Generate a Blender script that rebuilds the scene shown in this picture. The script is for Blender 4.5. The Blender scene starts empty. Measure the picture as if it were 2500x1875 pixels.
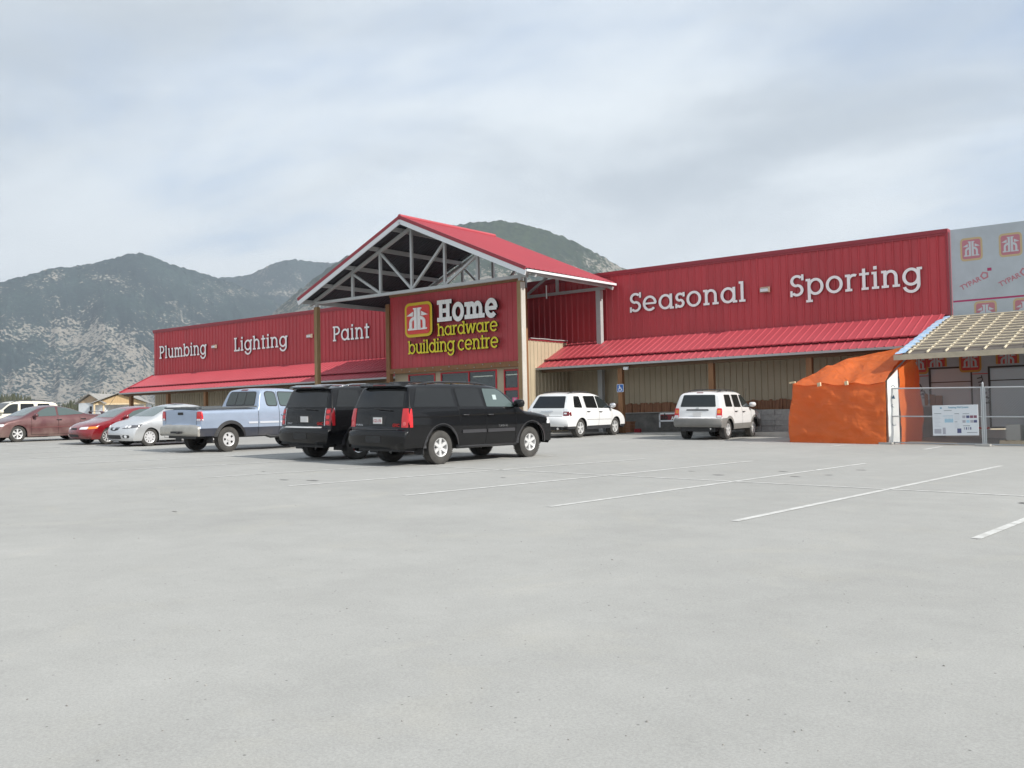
import bpy, bmesh, math, random
import numpy as np
from mathutils import Vector, Matrix
from mathutils.bvhtree import BVHTree
random.seed(7)
rng = np.random.default_rng(11)
S = bpy.context.scene
COL = S.collection

# ------------------------------------------------------------------ camera
CAMZ = 1.6
cam = bpy.data.cameras.new('camera'); cam.sensor_width = 36.0; cam.sensor_fit = 'HORIZONTAL'
cam.lens = 34.854; cam.clip_start = 0.1; cam.clip_end = 40000
camo = bpy.data.objects.new('camera', cam); COL.objects.link(camo)
fw = Vector((-0.61955068, 0.78413961, 0.03580536)).normalized()
right = Vector((math.cos(math.radians(38.31235)), math.sin(math.radians(38.31235)), 0))
right = (right - fw * right.dot(fw)).normalized(); up0 = right.cross(fw)
roll = math.radians(-1.1738)
right_r = right * math.cos(roll) + up0 * math.sin(roll)
up_r = right_r.cross(fw)
camo.matrix_world = Matrix(((right_r.x, up_r.x, -fw.x, 0), (right_r.y, up_r.y, -fw.y, 0), (right_r.z, up_r.z, -fw.z, CAMZ), (0, 0, 0, 1)))
S.camera = camo
S.render.resolution_x, S.render.resolution_y = 1024, 768
S.view_settings.view_transform = 'Standard'; S.view_settings.look = 'None'
S.view_settings.exposure = 0.38; S.view_settings.gamma = 1.0
S.cycles.max_bounces = 6; S.cycles.volume_bounces = 0
S.cycles.use_denoising = True

# ------------------------------------------------------------------ sun and sky
SUN_EL = math.radians(36); SUN_AZ = math.radians(89)      # azimuth clockwise from +Y
sd = Vector((math.sin(SUN_AZ) * math.cos(SUN_EL), math.cos(SUN_AZ) * math.cos(SUN_EL), math.sin(SUN_EL)))
sun = bpy.data.lights.new('sun', 'SUN'); sun.energy = 4.4; sun.angle = math.radians(0.6); sun.color = (1.0, 0.955, 0.88)
suno = bpy.data.objects.new('sun', sun); COL.objects.link(suno)
suno.rotation_euler = sd.to_track_quat('Z', 'Y').to_euler(); suno.location = (40, 20, 60)

W = bpy.data.worlds.new('World'); S.world = W; W.use_nodes = True
def world():
    nt = W.node_tree; N = nt.nodes; L = nt.links; N.clear()
    out = N.new('ShaderNodeOutputWorld'); bg = N.new('ShaderNodeBackground'); bg.inputs['Strength'].default_value = 0.1
    L.new(bg.outputs[0], out.inputs['Surface'])
    sky = N.new('ShaderNodeTexSky'); sky.sky_type = 'NISHITA'; sky.sun_disc = False
    sky.sun_elevation = SUN_EL; sky.sun_rotation = SUN_AZ; sky.air_density = 1.0; sky.dust_density = 1.2
    tc = N.new('ShaderNodeTexCoord'); sep = N.new('ShaderNodeSeparateXYZ'); L.new(tc.outputs['Generated'], sep.inputs[0])
    def math_(op, a, b=None, c=None):
        m = N.new('ShaderNodeMath'); m.operation = op
        for i, v in enumerate((a, b, c)):
            if v is None: continue
            if isinstance(v, (int, float)): m.inputs[i].default_value = v
            else: L.new(v, m.inputs[i])
        return m.outputs[0]
    z = math_('ADD', math_('MAXIMUM', sep.outputs['Z'], 0.0), 0.16)
    u = math_('DIVIDE', sep.outputs['X'], z); v = math_('DIVIDE', sep.outputs['Y'], z)
    cmb = N.new('ShaderNodeCombineXYZ'); L.new(u, cmb.inputs[0]); L.new(v, cmb.inputs[1])
    def noise(scale, detail, rough, off, dist=0.0):
        mp = N.new('ShaderNodeMapping'); L.new(cmb.outputs[0], mp.inputs[0]); mp.inputs['Location'].default_value = off
        mp.inputs['Rotation'].default_value = (0, 0, math.radians(-38))
        mp.inputs['Scale'].default_value = (0.82, 1.0, 1)
        n = N.new('ShaderNodeTexNoise'); L.new(mp.outputs[0], n.inputs['Vector'])
        n.inputs['Scale'].default_value = scale; n.inputs['Detail'].default_value = detail; n.inputs['Roughness'].default_value = rough
        n.inputs['Distortion'].default_value = dist
        return n.outputs['Fac']
    def ramp(x, a, b):
        m = N.new('ShaderNodeMapRange'); m.interpolation_type = 'SMOOTHERSTEP'; L.new(x, m.inputs[0])
        m.inputs[1].default_value = a; m.inputs[2].default_value = b
        return m.outputs[0]
    cover = ramp(noise(0.62, 6, 0.55, (5.5, 8.8, 0), 0.3), 0.30, 0.53)
    tone = ramp(noise(0.95, 7, 0.56, (2.2, 0.7, 2.0), 0.5), 0.30, 0.66)
    low = ramp(sep.outputs['Z'], 0.02, 0.17)
    wc = N.new('ShaderNodeMix'); wc.data_type = 'RGBA'; L.new(tone, wc.inputs['Factor'])
    wc.inputs['A'].default_value = (4.6, 5.1, 5.65, 1); wc.inputs['B'].default_value = (7.3, 7.8, 8.2, 1)
    hb = N.new('ShaderNodeMix'); hb.data_type = 'RGBA'; L.new(math_('MULTIPLY', math_('SUBTRACT', 1.0, ramp(sep.outputs['Z'], 0.10, 0.26)), .85), hb.inputs['Factor']); L.new(wc.outputs['Result'], hb.inputs['A']); hb.inputs['B'].default_value = (7.8, 8.1, 8.3, 1)
    blue = N.new('ShaderNodeMix'); blue.data_type = 'RGBA'; blue.inputs['Factor'].default_value = 0.62
    L.new(sky.outputs[0], blue.inputs['A']); blue.inputs['B'].default_value = (4.5, 5.6, 7.4, 1)
    cov2 = math_('MAXIMUM', cover, math_('MULTIPLY', math_('SUBTRACT', 1.0, low), 0.85))
    mx = N.new('ShaderNodeMix'); mx.data_type = 'RGBA'; L.new(cov2, mx.inputs['Factor'])
    L.new(blue.outputs['Result'], mx.inputs['A']); L.new(hb.outputs['Result'], mx.inputs['B'])
    L.new(mx.outputs['Result'], bg.inputs['Color'])
world()

# ------------------------------------------------------------------ helpers
K = 1.05
def BP(x, y, z): return (x * K, y * K, z * K + CAMZ)       # building survey units -> world
def smooth(a, b, x):
    t = np.clip((x - a) / (b - a), 0, 1); return t * t * (3 - 2 * t)
def ground(x, y):
    x = np.asarray(x, float); y = np.asarray(y, float)
    xc = np.clip(x, -120, 60); yc = np.clip(y, -40, 60)
    z = -1.55 - 0.0225 * xc + 0.0095 * yc + 0.03 * smooth(26, 31, y)
    cap = -0.36
    z = cap - np.log1p(np.exp((cap - z) / 0.06)) * 0.06       # soft ceiling: the lot levels out to the west
    return CAMZ + z
def gz(x, y): return float(ground(x, y))

class MB:
    def __init__(s): s.v = []; s.f = []; s.m = []
    def add(s, vs, fs, m=0):
        o = len(s.v); s.v += [tuple(map(float, p)) for p in vs]
        s.f += [tuple(i + o for i in f) for f in fs]; s.m += [m] * len(fs)
    def box(s, x0, y0, z0, x1, y1, z1, m=0):
        x0, x1 = min(x0, x1), max(x0, x1); y0, y1 = min(y0, y1), max(y0, y1); z0, z1 = min(z0, z1), max(z0, z1)
        s.add([(x0,y0,z0),(x1,y0,z0),(x1,y1,z0),(x0,y1,z0),(x0,y0,z1),(x1,y0,z1),(x1,y1,z1),(x0,y1,z1)],
              [(0,3,2,1),(4,5,6,7),(0,1,5,4),(1,2,6,5),(2,3,7,6),(3,0,4,7)], m)
    def bar(s, p, q, w, h, m=0, up=(0, 0, 1)):
        p, q = Vector(p), Vector(q); d = (q - p).normalized(); u = Vector(up)
        a = d.cross(u)
        if a.length < 1e-4: a = d.cross(Vector((0, 1, 0)))
        a.normalize(); b = a.cross(d).normalized(); a = a * w / 2; b = b * h / 2
        s.add([p-a-b, p+a-b, p+a+b, p-a+b, q-a-b, q+a-b, q+a+b, q-a+b],
              [(0,3,2,1),(4,5,6,7),(0,1,5,4),(1,2,6,5),(2,3,7,6),(3,0,4,7)], m)
    def tube(s, pts, r, n=8, m=0, caps=True):
        pts = [Vector(p) for p in pts]; rings = []
        for i, p in enumerate(pts):
            d = (pts[min(i+1, len(pts)-1)] - pts[max(i-1, 0)]).normalized()
            a = d.cross(Vector((0, 0, 1)))
            if a.length < 1e-3: a = Vector((1, 0, 0))
            a.normalize(); b = d.cross(a)
            rr = r[i] if isinstance(r, (list, tuple)) else r
            rings.append([p + (a * math.cos(k*2*math.pi/n) + b * math.sin(k*2*math.pi/n)) * rr for k in range(n)])
        vs = [v for rg in rings for v in rg]; fs = []
        for i in range(len(rings)-1):
            for k in range(n): fs.append((i*n+k, i*n+(k+1) % n, (i+1)*n+(k+1) % n, (i+1)*n+k))
        if caps: fs.append(tuple(range(n))[::-1]); fs.append(tuple((len(rings)-1)*n+k for k in range(n)))
        s.add(vs, fs, m)
    def grid(s, P, m=0, flip=False):                         # P[i][j] points
        a, b = len(P), len(P[0]); fs = []
        for i in range(a-1):
            for j in range(b-1):
                q = (i*b+j, i*b+j+1, (i+1)*b+j+1, (i+1)*b+j); fs.append(q[::-1] if flip else q)
        s.add([p for r in P for p in r], fs, m)
    def prism(s, poly, y0, y1, m=0, ms=None):                # polygon in xz, extruded along y (front = y0)
        n = len(poly); ms = m if ms is None else ms
        s.add([(x, y0, z) for x, z in poly], [tuple(range(n))], m)
        s.add([(x, y1, z) for x, z in poly], [tuple(range(n))[::-1]], ms)
        s.add([(x, y0, z) for x, z in poly] + [(x, y1, z) for x, z in poly], [((i+1) % n, i, n+i, n+(i+1) % n) for i in range(n)], ms)
    def build(s, name, mats, parent=None, smooth_=False, angle=None, recalc=False):
        me = bpy.data.meshes.new(name); me.from_pydata(s.v, [], s.f)
        if not isinstance(mats, (list, tuple)): mats = [mats]
        for mm in mats: me.materials.append(mm)
        if len(mats) > 1: me.polygons.foreach_set('material_index', s.m)
        if recalc:
            b = bmesh.new(); b.from_mesh(me); bmesh.ops.recalc_face_normals(b, faces=b.faces); b.to_mesh(me); b.free()
        if smooth_: me.polygons.foreach_set('use_smooth', [True]*len(me.polygons))
        if smooth_ and angle: me.set_sharp_from_angle(angle=math.radians(angle))
        me.update()
        o = bpy.data.objects.new(name, me); COL.objects.link(o)
        if parent: o.parent = parent
        return o

def tag(o, label=None, cat=None, group=None, kind=None):
    if label: o['label'] = label
    if cat: o['category'] = cat
    if group: o['group'] = group
    if kind: o['kind'] = kind
    return o
def empty(name, loc=(0, 0, 0), rz=0):
    o = bpy.data.objects.new(name, None); o.empty_display_size = 0.3; COL.objects.link(o)
    o.location = loc; o.rotation_euler = (0, 0, rz); return o
def copy_tree(o, parent=None):
    c = o.copy(); COL.objects.link(c)
    if parent: c.parent = parent
    for ch in list(o.children): copy_tree(ch, c)
    return c

def srgb(r, g, b):
    f = lambda c: (c/255/12.92) if c/255 <= .04045 else ((c/255+.055)/1.055)**2.4
    return (f(r), f(g), f(b), 1)
def M(name, col, rough=0.6, metal=0.0, var=0.0, vscale=3.0, bump=0.0, bscale=40.0, coat=0.0, spec=0.5, stretch=(1, 1, 1), emit=None, var2=None, dirt=None, trans=0.0):
    m = bpy.data.materials.new(name); m.use_nodes = True; nt = m.node_tree; N = nt.nodes; L = nt.links
    p = N['Principled BSDF']; c = tuple(col) if len(col) == 4 else (*col, 1)
    p.inputs['Base Color'].default_value = c; p.inputs['Roughness'].default_value = rough; p.inputs['Metallic'].default_value = metal
    p.inputs['Specular IOR Level'].default_value = spec
    if coat: p.inputs['Coat Weight'].default_value = coat; p.inputs['Coat Roughness'].default_value = 0.04
    if emit: p.inputs['Emission Color'].default_value = (*emit[:3], 1); p.inputs['Emission Strength'].default_value = emit[3]
    if trans: p.inputs['Transmission Weight'].default_value = trans
    tc = N.new('ShaderNodeTexCoord'); mp = N.new('ShaderNodeMapping'); L.new(tc.outputs['Object'], mp.inputs[0]); mp.inputs['Scale'].default_value = stretch
    if var or var2:
        n = N.new('ShaderNodeTexNoise'); n.inputs['Scale'].default_value = vscale; n.inputs['Detail'].default_value = 6; n.inputs['Roughness'].default_value = 0.62
        L.new(mp.outputs[0], n.inputs['Vector'])
        r = N.new('ShaderNodeMapRange'); r.inputs[1].default_value = 0.28; r.inputs[2].default_value = 0.72; L.new(n.outputs['Fac'], r.inputs[0])
        mx = N.new('ShaderNodeMix'); mx.data_type = 'RGBA'; L.new(r.outputs[0], mx.inputs['Factor'])
        if var2: a, b = c, (*var2[:3], 1)
        else: a = tuple(max(0, x*(1-var)) for x in c[:3]) + (1,); b = tuple(min(1, x*(1+var)) for x in c[:3]) + (1,)
        mx.inputs['A'].default_value = a; mx.inputs['B'].default_value = b
        L.new(mx.outputs['Result'], p.inputs['Base Color'])
        rr = N.new('ShaderNodeMapRange'); rr.inputs[3].default_value = max(0.02, rough*0.85); rr.inputs[4].default_value = min(1, rough*1.15); L.new(n.outputs['Fac'], rr.inputs[0]); L.new(rr.outputs[0], p.inputs['Roughness'])
    if dirt:                                                 # dried road dust on the lower body: (colour, z fade height, amount)
        sp = N.new('ShaderNodeSeparateXYZ'); L.new(tc.outputs['Object'], sp.inputs[0])
        d = N.new('ShaderNodeMapRange'); d.inputs[1].default_value = dirt[1]; d.inputs[2].default_value = 0.25; d.inputs[3].default_value = 0.0; d.inputs[4].default_value = dirt[2]; L.new(sp.outputs['Z'], d.inputs[0])
        n2 = N.new('ShaderNodeTexNoise'); n2.inputs['Scale'].default_value = 2.5; n2.inputs['Detail'].default_value = 8; L.new(tc.outputs['Object'], n2.inputs['Vector'])
        mu = N.new('ShaderNodeMath'); mu.operation = 'MULTIPLY'; L.new(d.outputs[0], mu.inputs[0])
        r2 = N.new('ShaderNodeMapRange'); r2.inputs[1].default_value = 0.3; r2.inputs[2].default_value = 0.65; L.new(n2.outputs['Fac'], r2.inputs[0]); L.new(r2.outputs[0], mu.inputs[1])
        mx2 = N.new('ShaderNodeMix'); mx2.data_type = 'RGBA'; L.new(mu.outputs[0], mx2.inputs['Factor'])
        src = p.inputs['Base Color'].links[0].from_socket if p.inputs['Base Color'].links else None
        if src: L.new(src, mx2.inputs['A'])
        else: mx2.inputs['A'].default_value = c
        mx2.inputs['B'].default_value = (*dirt[0], 1); L.new(mx2.outputs['Result'], p.inputs['Base Color'])
        ro = N.new('ShaderNodeMapRange'); ro.inputs[3].default_value = rough; ro.inputs[4].default_value = 0.8; L.new(mu.outputs[0], ro.inputs[0]); L.new(ro.outputs[0], p.inputs['Roughness'])
        if coat:
            co = N.new('ShaderNodeMapRange'); co.inputs[3].default_value = coat; co.inputs[4].default_value = 0.0; L.new(mu.outputs[0], co.inputs[0]); L.new(co.outputs[0], p.inputs['Coat Weight'])
    if bump:
        n3 = N.new('ShaderNodeTexNoise'); n3.inputs['Scale'].default_value = bscale; n3.inputs['Detail'].default_value = 5; L.new(mp.outputs[0], n3.inputs['Vector'])
        bp = N.new('ShaderNodeBump'); bp.inputs['Strength'].default_value = bump; bp.inputs['Distance'].default_value = 0.02
        L.new(n3.outputs['Fac'], bp.inputs['Height']); L.new(bp.outputs[0], p.inputs['Normal'])
    return m

# ------------------------------------------------------------------ materials
RED_WALL = M('red_wall_metal', (.47, .046, .058), .42, var=.13, vscale=1.6, stretch=(1, 1, .12), bump=.05, bscale=6)
RED_ROOF = M('red_roof_metal', (.43, .068, .084), .42, var=.06, vscale=.5)
RED_TRIM = M('red_trim', (.30, .028, .042), .4)
RED_PAINT = M('red_door_paint', (.55, .02, .035), .4)
BEIGE = M('beige_metal', (.46, .385, .27), .5, var=.08, vscale=.8)
WOOD = M('stained_post_wood', (.19, .085, .036), .7, var2=(.29, .15, .065), vscale=3, stretch=(6, 6, .5), bump=.2, bscale=20)
WOOD_OLD = M('weathered_post_wood', (.36, .245, .125), .75, var2=(.22, .14, .065), vscale=2, stretch=(6, 6, .35), bump=.25, bscale=20)
CEDAR = M('cedar_boards', (.38, .18, .095), .7, var2=(.19, .085, .045), vscale=5, stretch=(3, 3, .4), bump=.2)
LUMBER = M('new_lumber', (.66, .52, .33), .7, var=.15, vscale=4, stretch=(2, 2, 2))
PALE = M('pale_post_side', (.50, .47, .42), .8, var=.15, vscale=2, stretch=(5, 5, .4))
WOOD_D = M('dark_beam_wood', (.13, .075, .04), .75, var=.2)
PLY = M('weathered_sheathing', (.115, .098, .085), .8, var=.25, vscale=1.5)
STEEL = M('grey_steel_paint', (.42, .43, .43), .45, var=.06, vscale=3)
STEEL_D = M('dark_steel', (.09, .09, .10), .5)
WHITE_TRIM = M('white_trim', (.74, .76, .78), .45)
WHITE_SIGN = M('white_sign_face', (.90, .90, .89), .4)
YELLOW = M('yellow_sign_face', (.78, .68, .02), .4)
YELLOW_E = M('yellow_border_face', (.70, .52, .015), .4)
RED_SIGN = M('red_sign_face', (.72, .055, .045), .4)
SIGN_SIDE = M('sign_return_dark', (.025, .02, .025), .5)
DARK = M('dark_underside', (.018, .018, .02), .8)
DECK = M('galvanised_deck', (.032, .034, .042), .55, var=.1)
CONC = M('concrete', (.40, .39, .37), .85, var=.15, vscale=2, bump=.3, bscale=60)
STONE = M('stone_cladding', (.17, .165, .155), .85, var=.35, vscale=3, bump=.6, bscale=12)
PAVER = M('paver_block', (.34, .33, .315), .9, var=.15, vscale=6, bump=.4)
CHROME = M('chrome', (.75, .75, .76), .12, metal=1)
ALU = M('alloy_wheel', (.70, .70, .70), .35, metal=.3)
ALU_D = M('alloy_wheel_dark', (.40, .40, .42), .25, metal=.9)
HUBCAP = M('hubcap_plastic', (.62, .62, .63), .4, metal=.3)
RUBBER = M('tyre_rubber', (.035, .034, .033), .85, var2=(.09, .085, .078), vscale=3, bump=.5, bscale=60)
BLACK_PL = M('black_plastic', (.022, .022, .024), .6)
BLACK_TR = M('black_trim', (.03, .03, .033), .35)
GREY_CLAD = M('grey_cladding', (.20, .195, .185), .65, var=.1, vscale=5)
TAIL = M('tail_lamp_red', (.62, .015, .02), .12, coat=.6)
TAIL_D = M('tail_lamp_dark_red', (.16, .008, .012), .12, coat=.6)
AMBER = M('amber_lens', (.75, .22, .03), .15, coat=.5)
LENS = M('clear_lens', (.70, .72, .74), .08, coat=.8)
LENS_D = M('dark_lens', (.10, .10, .11), .1, coat=.8)
PLATE = M('plate_white', (.72, .71, .70), .5)
PLATE_TXT = M('plate_red_text', (.55, .10, .11), .5)
SEAM = M('panel_gap', (.008, .008, .009), .8)
def glass(name, col, rough=.04): return M(name, col, rough, spec=.42, coat=.15)
GL_BLACK = glass('privacy_glass', (.012, .013, .014))
GL_DARK = glass('dark_glass', (.022, .027, .028))
GL_TEAL = glass('tinted_glass', (.085, .115, .115))
GL_PALE = glass('windscreen_glass', (.15, .185, .185))
PAINT = {
 'black': M('black_car_paint', (.006, .006, .007), .2, coat=.6, spec=.10, dirt=((.03, .028, .026), .7, .2)),
 'denali': M('onyx_car_paint', (.006, .006, .007), .2, coat=.6, spec=.10, dirt=((.03, .028, .026), .7, .2)),
 'blue': M('light_blue_car_paint', (.36, .43, .55), .32, metal=.35, coat=.6, var=.04),
 'navy': M('navy_car_paint', (.030, .036, .055), .4, coat=.4, dirt=((.16, .14, .12), .8, .6)),
 'silver': M('silver_car_paint', (.62, .63, .64), .3, metal=.55, coat=.7),
 'red': M('red_car_paint', (.20, .006, .012), .22, coat=1.0, dirt=((.20, .12, .10), .5, .4)),
 'burg': M('burgundy_car_paint', (.125, .045, .05), .3, metal=.3, coat=.7, dirt=((.30, .22, .19), 1.05, .75)),
 'white': M('white_car_paint', (.80, .80, .80), .25, coat=.8),
 'white2': M('warm_white_car_paint', (.78, .78, .78), .25, coat=.8, dirt=((.45, .42, .38), .6, .5)),
 'cream': M('cream_car_paint', (.76, .72, .60), .28, coat=.7),
}

# ------------------------------------------------------------------ numpy noise
def vnoise(x, y, seed=0):
    xi = np.floor(x).astype(np.int64); yi = np.floor(y).astype(np.int64); fx = x - xi; fy = y - yi
    def h(a, b):
        n = (a * 374761393 + b * 668265263 + seed * 1442695041) & 0x7fffffff
        n = ((n ^ (n >> 13)) * 1274126177) & 0x7fffffff
        return ((n ^ (n >> 16)) & 0xffff) / 65535.0
    u = fx*fx*(3-2*fx); v = fy*fy*(3-2*fy)
    return (h(xi, yi)*(1-u) + h(xi+1, yi)*u)*(1-v) + (h(xi, yi+1)*(1-u) + h(xi+1, yi+1)*u)*v
def fbm(x, y, o=5, seed=0, gain=.5):
    a = 0; s = 0; w = 1
    for i in range(o): a = a + w*vnoise(x*2**i + 17.3*i, y*2**i - 9.1*i, seed+i); s += w; w *= gain
    return a / s

# ------------------------------------------------------------------ ground
def asphalt():
    m = bpy.data.materials.new('dusty_asphalt'); m.use_nodes = True; nt = m.node_tree; N = nt.nodes; L = nt.links; p = N['Principled BSDF']
    tc = N.new('ShaderNodeTexCoord')
    def noise(sc, det, rough, scale=(1, 1, 1), dist=0):
        mp = N.new('ShaderNodeMapping'); mp.inputs['Scale'].default_value = scale; mp.inputs['Rotation'].default_value = (0, 0, .3); L.new(tc.outputs['Object'], mp.inputs[0])
        n = N.new('ShaderNodeTexNoise'); n.inputs['Scale'].default_value = sc; n.inputs['Detail'].default_value = det; n.inputs['Roughness'].default_value = rough; n.inputs['Distortion'].default_value = dist
        L.new(mp.outputs[0], n.inputs['Vector']); return n.outputs['Fac']
    def rng_(x, a, b, c, d):
        r = N.new('ShaderNodeMapRange'); L.new(x, r.inputs[0])
        for i, v in enumerate((a, b, c, d)): r.inputs[i+1].default_value = v
        return r.outputs[0]
    def mul(a, b):
        k = N.new('ShaderNodeMath'); k.operation = 'MULTIPLY'; L.new(a, k.inputs[0]); L.new(b, k.inputs[1]); return k.outputs[0]
    big = rng_(noise(.22, 4, .55, (1, 1, 1), .6), .3, .7, .93, 1.06)
    trk = rng_(noise(.5, 5, .6, (1, .18, 1), .5), .3, .7, .965, 1.035)
    mid = rng_(noise(2.2, 6, .65), .25, .75, .94, 1.05)
    fine = rng_(noise(70, 3, .7), .3, .72, .86, 1.12)
    grit = rng_(noise(260, 2, .6), .3, .7, .90, 1.10)
    v = mul(mul(mul(big, trk), mid), mul(fine, grit))
    sp = N.new('ShaderNodeTexVoronoi'); sp.inputs['Scale'].default_value = 7; sp.inputs['Randomness'].default_value = 1; L.new(tc.outputs['Object'], sp.inputs['Vector'])
    spk = rng_(sp.outputs['Distance'], .03, .07, .45, 1.0)
    v = mul(v, spk)
    dust = rng_(noise(.9, 5, .6, (1, 1, 1), .8), .55, .72, 0, .35)
    mx = N.new('ShaderNodeMix'); mx.data_type = 'RGBA'; mx.inputs['A'].default_value = (.365, .362, .345, 1); mx.inputs['B'].default_value = (.42, .405, .36, 1); L.new(dust, mx.inputs['Factor'])
    sc = N.new('ShaderNodeVectorMath'); sc.operation = 'SCALE'; L.new(mx.outputs['Result'], sc.inputs[0]); L.new(v, sc.inputs['Scale'])
    L.new(sc.outputs[0], p.inputs['Base Color']); p.inputs['Roughness'].default_value = .9; p.inputs['Specular IOR Level'].default_value = .25
    b = N.new('ShaderNodeBump'); b.inputs['Strength'].default_value = .22; b.inputs['Distance'].default_value = .005
    L.new(noise(160, 3, .7), b.inputs['Height']); L.new(b.outputs[0], p.inputs['Normal'])
    return m
def polar(cx, cy, radii, nseg, dz):
    b = MB(); P = []
    for r in radii:
        a = np.linspace(0, 2*np.pi, nseg+1)
        x = cx + r*np.cos(a); y = cy + r*np.sin(a); z = ground(x, y) + dz
        P.append(list(zip(x, y, z)))
    b.grid(P); return b
lot = polar(-15, 18, np.concatenate([np.linspace(.001, 60, 61), np.linspace(63, 95, 10)]), 96, 0).build('parking_lot', asphalt(), smooth_=True); lot['kind'] = 'structure'
FIELD = M('dry_field', (.20, .18, .11), .95, var2=(.13, .13, .075), vscale=.02)
fld = polar(-15, 18, np.concatenate([np.linspace(.01, 90, 20), np.geomspace(100, 14000, 30)]), 96, -.07).build('field', FIELD, smooth_=True); fld['kind'] = 'structure'
LINE = M('worn_white_line_paint', (.70, .70, .68), .8, var2=(.42, .415, .395), vscale=6, spec=.3)
def line(p, q, w=.105):
    p, q = Vector((*p, 0)), Vector((*q, 0)); d = (q-p); n = max(2, int(d.length/.5)); s = Vector((-d.y, d.x, 0)).normalized()*w/2
    P = []
    for i in range(n+1):
        c = p + d*i/n; P.append([(c.x+s.x, c.y+s.y, gz(c.x+s.x, c.y+s.y)+.005), (c.x-s.x, c.y-s.y, gz(c.x-s.x, c.y-s.y)+.005)])
    b = MB(); b.grid(P, flip=True); o = b.build('parking_line', LINE, smooth_=True); o['kind'] = 'structure'
for p, q in [((.2, 11.5), (.3, 24.0)), ((-2.75, 11.45), (-2.3, 23.6)), ((-5.52, 11.38), (-5.04, 23.31)), ((-8.39, 11.41), (-7.71, 22.69)), ((-11.3, 11.46), (-10.23, 22.16)),
             ((-14.33, 11.56), (-12.87, 21.61)), ((-17.37, 11.78), (-15.63, 21.5)), ((-20.92, 12.15), (-19.0, 21.5)), ((-24.23, 12.44), (-22.4, 21.5)), ((-27.53, 12.77), (-25.6, 21.5)),
             ((-30.8, 13.0), (-29.0, 21.5)), ((-34.1, 13.2), (-32.3, 21.5)), ((-37.4, 13.4), (-35.6, 21.5)),
             ((-13.8, 29.6), (-13.45, 32.3)), ((-11.0, 29.2), (-10.86, 30.8)), ((-8.2, 28.9), (-8.16, 30.5)), ((-19.0, 29.8), (-18.9, 33.5)), ((-17.0, 29.8), (-17.1, 32.0))]:
    line(p, q)
for p, q in [((-38, 17.3), (-24, 17.0)), ((-24, 17.0), (-13, 16.72)), ((-13, 16.72), (3, 16.55))]: line(p, q, .095)
OIL = M('oil_stain', (.17, .166, .16), .7, var=.3, vscale=6)
for i, (x, y, r) in enumerate([(-14.9, 12.6, .20), (-15.5, 12.4, .13), (-7.2, 19.0, .10), (-8.3, 19.4, .10), (-9.0, 17.9, .13), (-7.9, 20.2, .09), (-7.1, 20.6, .11), (-7.6, 18.3, .12), (-9.9, 18.5, .08), (-2.9, 15.6, .35), (-2.4, 15.2, .22), (-10.8, 16.4, .09), (-12.2, 15.1, .07), (-17.7, 13.6, .06), (-12.4, 8.0, .05)]):
    b = MB(); n = 14; pts = []
    for k in range(n):
        a = 2*math.pi*k/n; rr = r*.62*(.6+.7*random.random()); px, py = x+rr*math.cos(a)*1.5, y+rr*math.sin(a)*.8; pts.append((px, py, gz(px, py)+.004))
    b.add(pts, [tuple(range(n))]); b.build('oil_stain', OIL)['kind'] = 'structure'

def pebbles():
    b = MB(); ph = (1+5**.5)/2; base = [(0, 1, ph), (0, -1, ph), (0, 1, -ph), (0, -1, -ph), (1, ph, 0), (-1, ph, 0), (1, -ph, 0), (-1, -ph, 0), (ph, 0, 1), (-ph, 0, 1), (ph, 0, -1), (-ph, 0, -1)]
    tri = [(0,1,8),(0,8,4),(0,4,5),(0,5,9),(0,9,1),(1,6,8),(8,6,10),(8,10,4),(4,10,2),(4,2,5),(5,2,11),(5,11,9),(9,11,7),(9,7,1),(1,7,6),(3,6,7),(3,7,11),(3,11,2),(3,2,10),(3,10,6)]
    for i in range(230):
        d = 4.5+22*random.random()**1.5; a = math.radians(38.3+random.uniform(-34, 34)); x, y = -d*math.sin(a), d*math.cos(a); r = random.uniform(.003, .007)*(1.6 if random.random() < .08 else 1)
        sq = [random.uniform(.6, 1.2) for _ in range(3)]; b.add([(x+p[0]*r*sq[0]*.55, y+p[1]*r*sq[1]*.55, gz(x, y)+r*.3+p[2]*r*sq[2]*.4) for p in base], tri)
    o = b.build('gravel', M('dark_gravel', (.12, .115, .11), .9, var2=(.38, .37, .34), vscale=.9)); tag(o, 'tiny dark stones scattered over the pale asphalt', 'gravel', kind='stuff')
pebbles()

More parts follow.
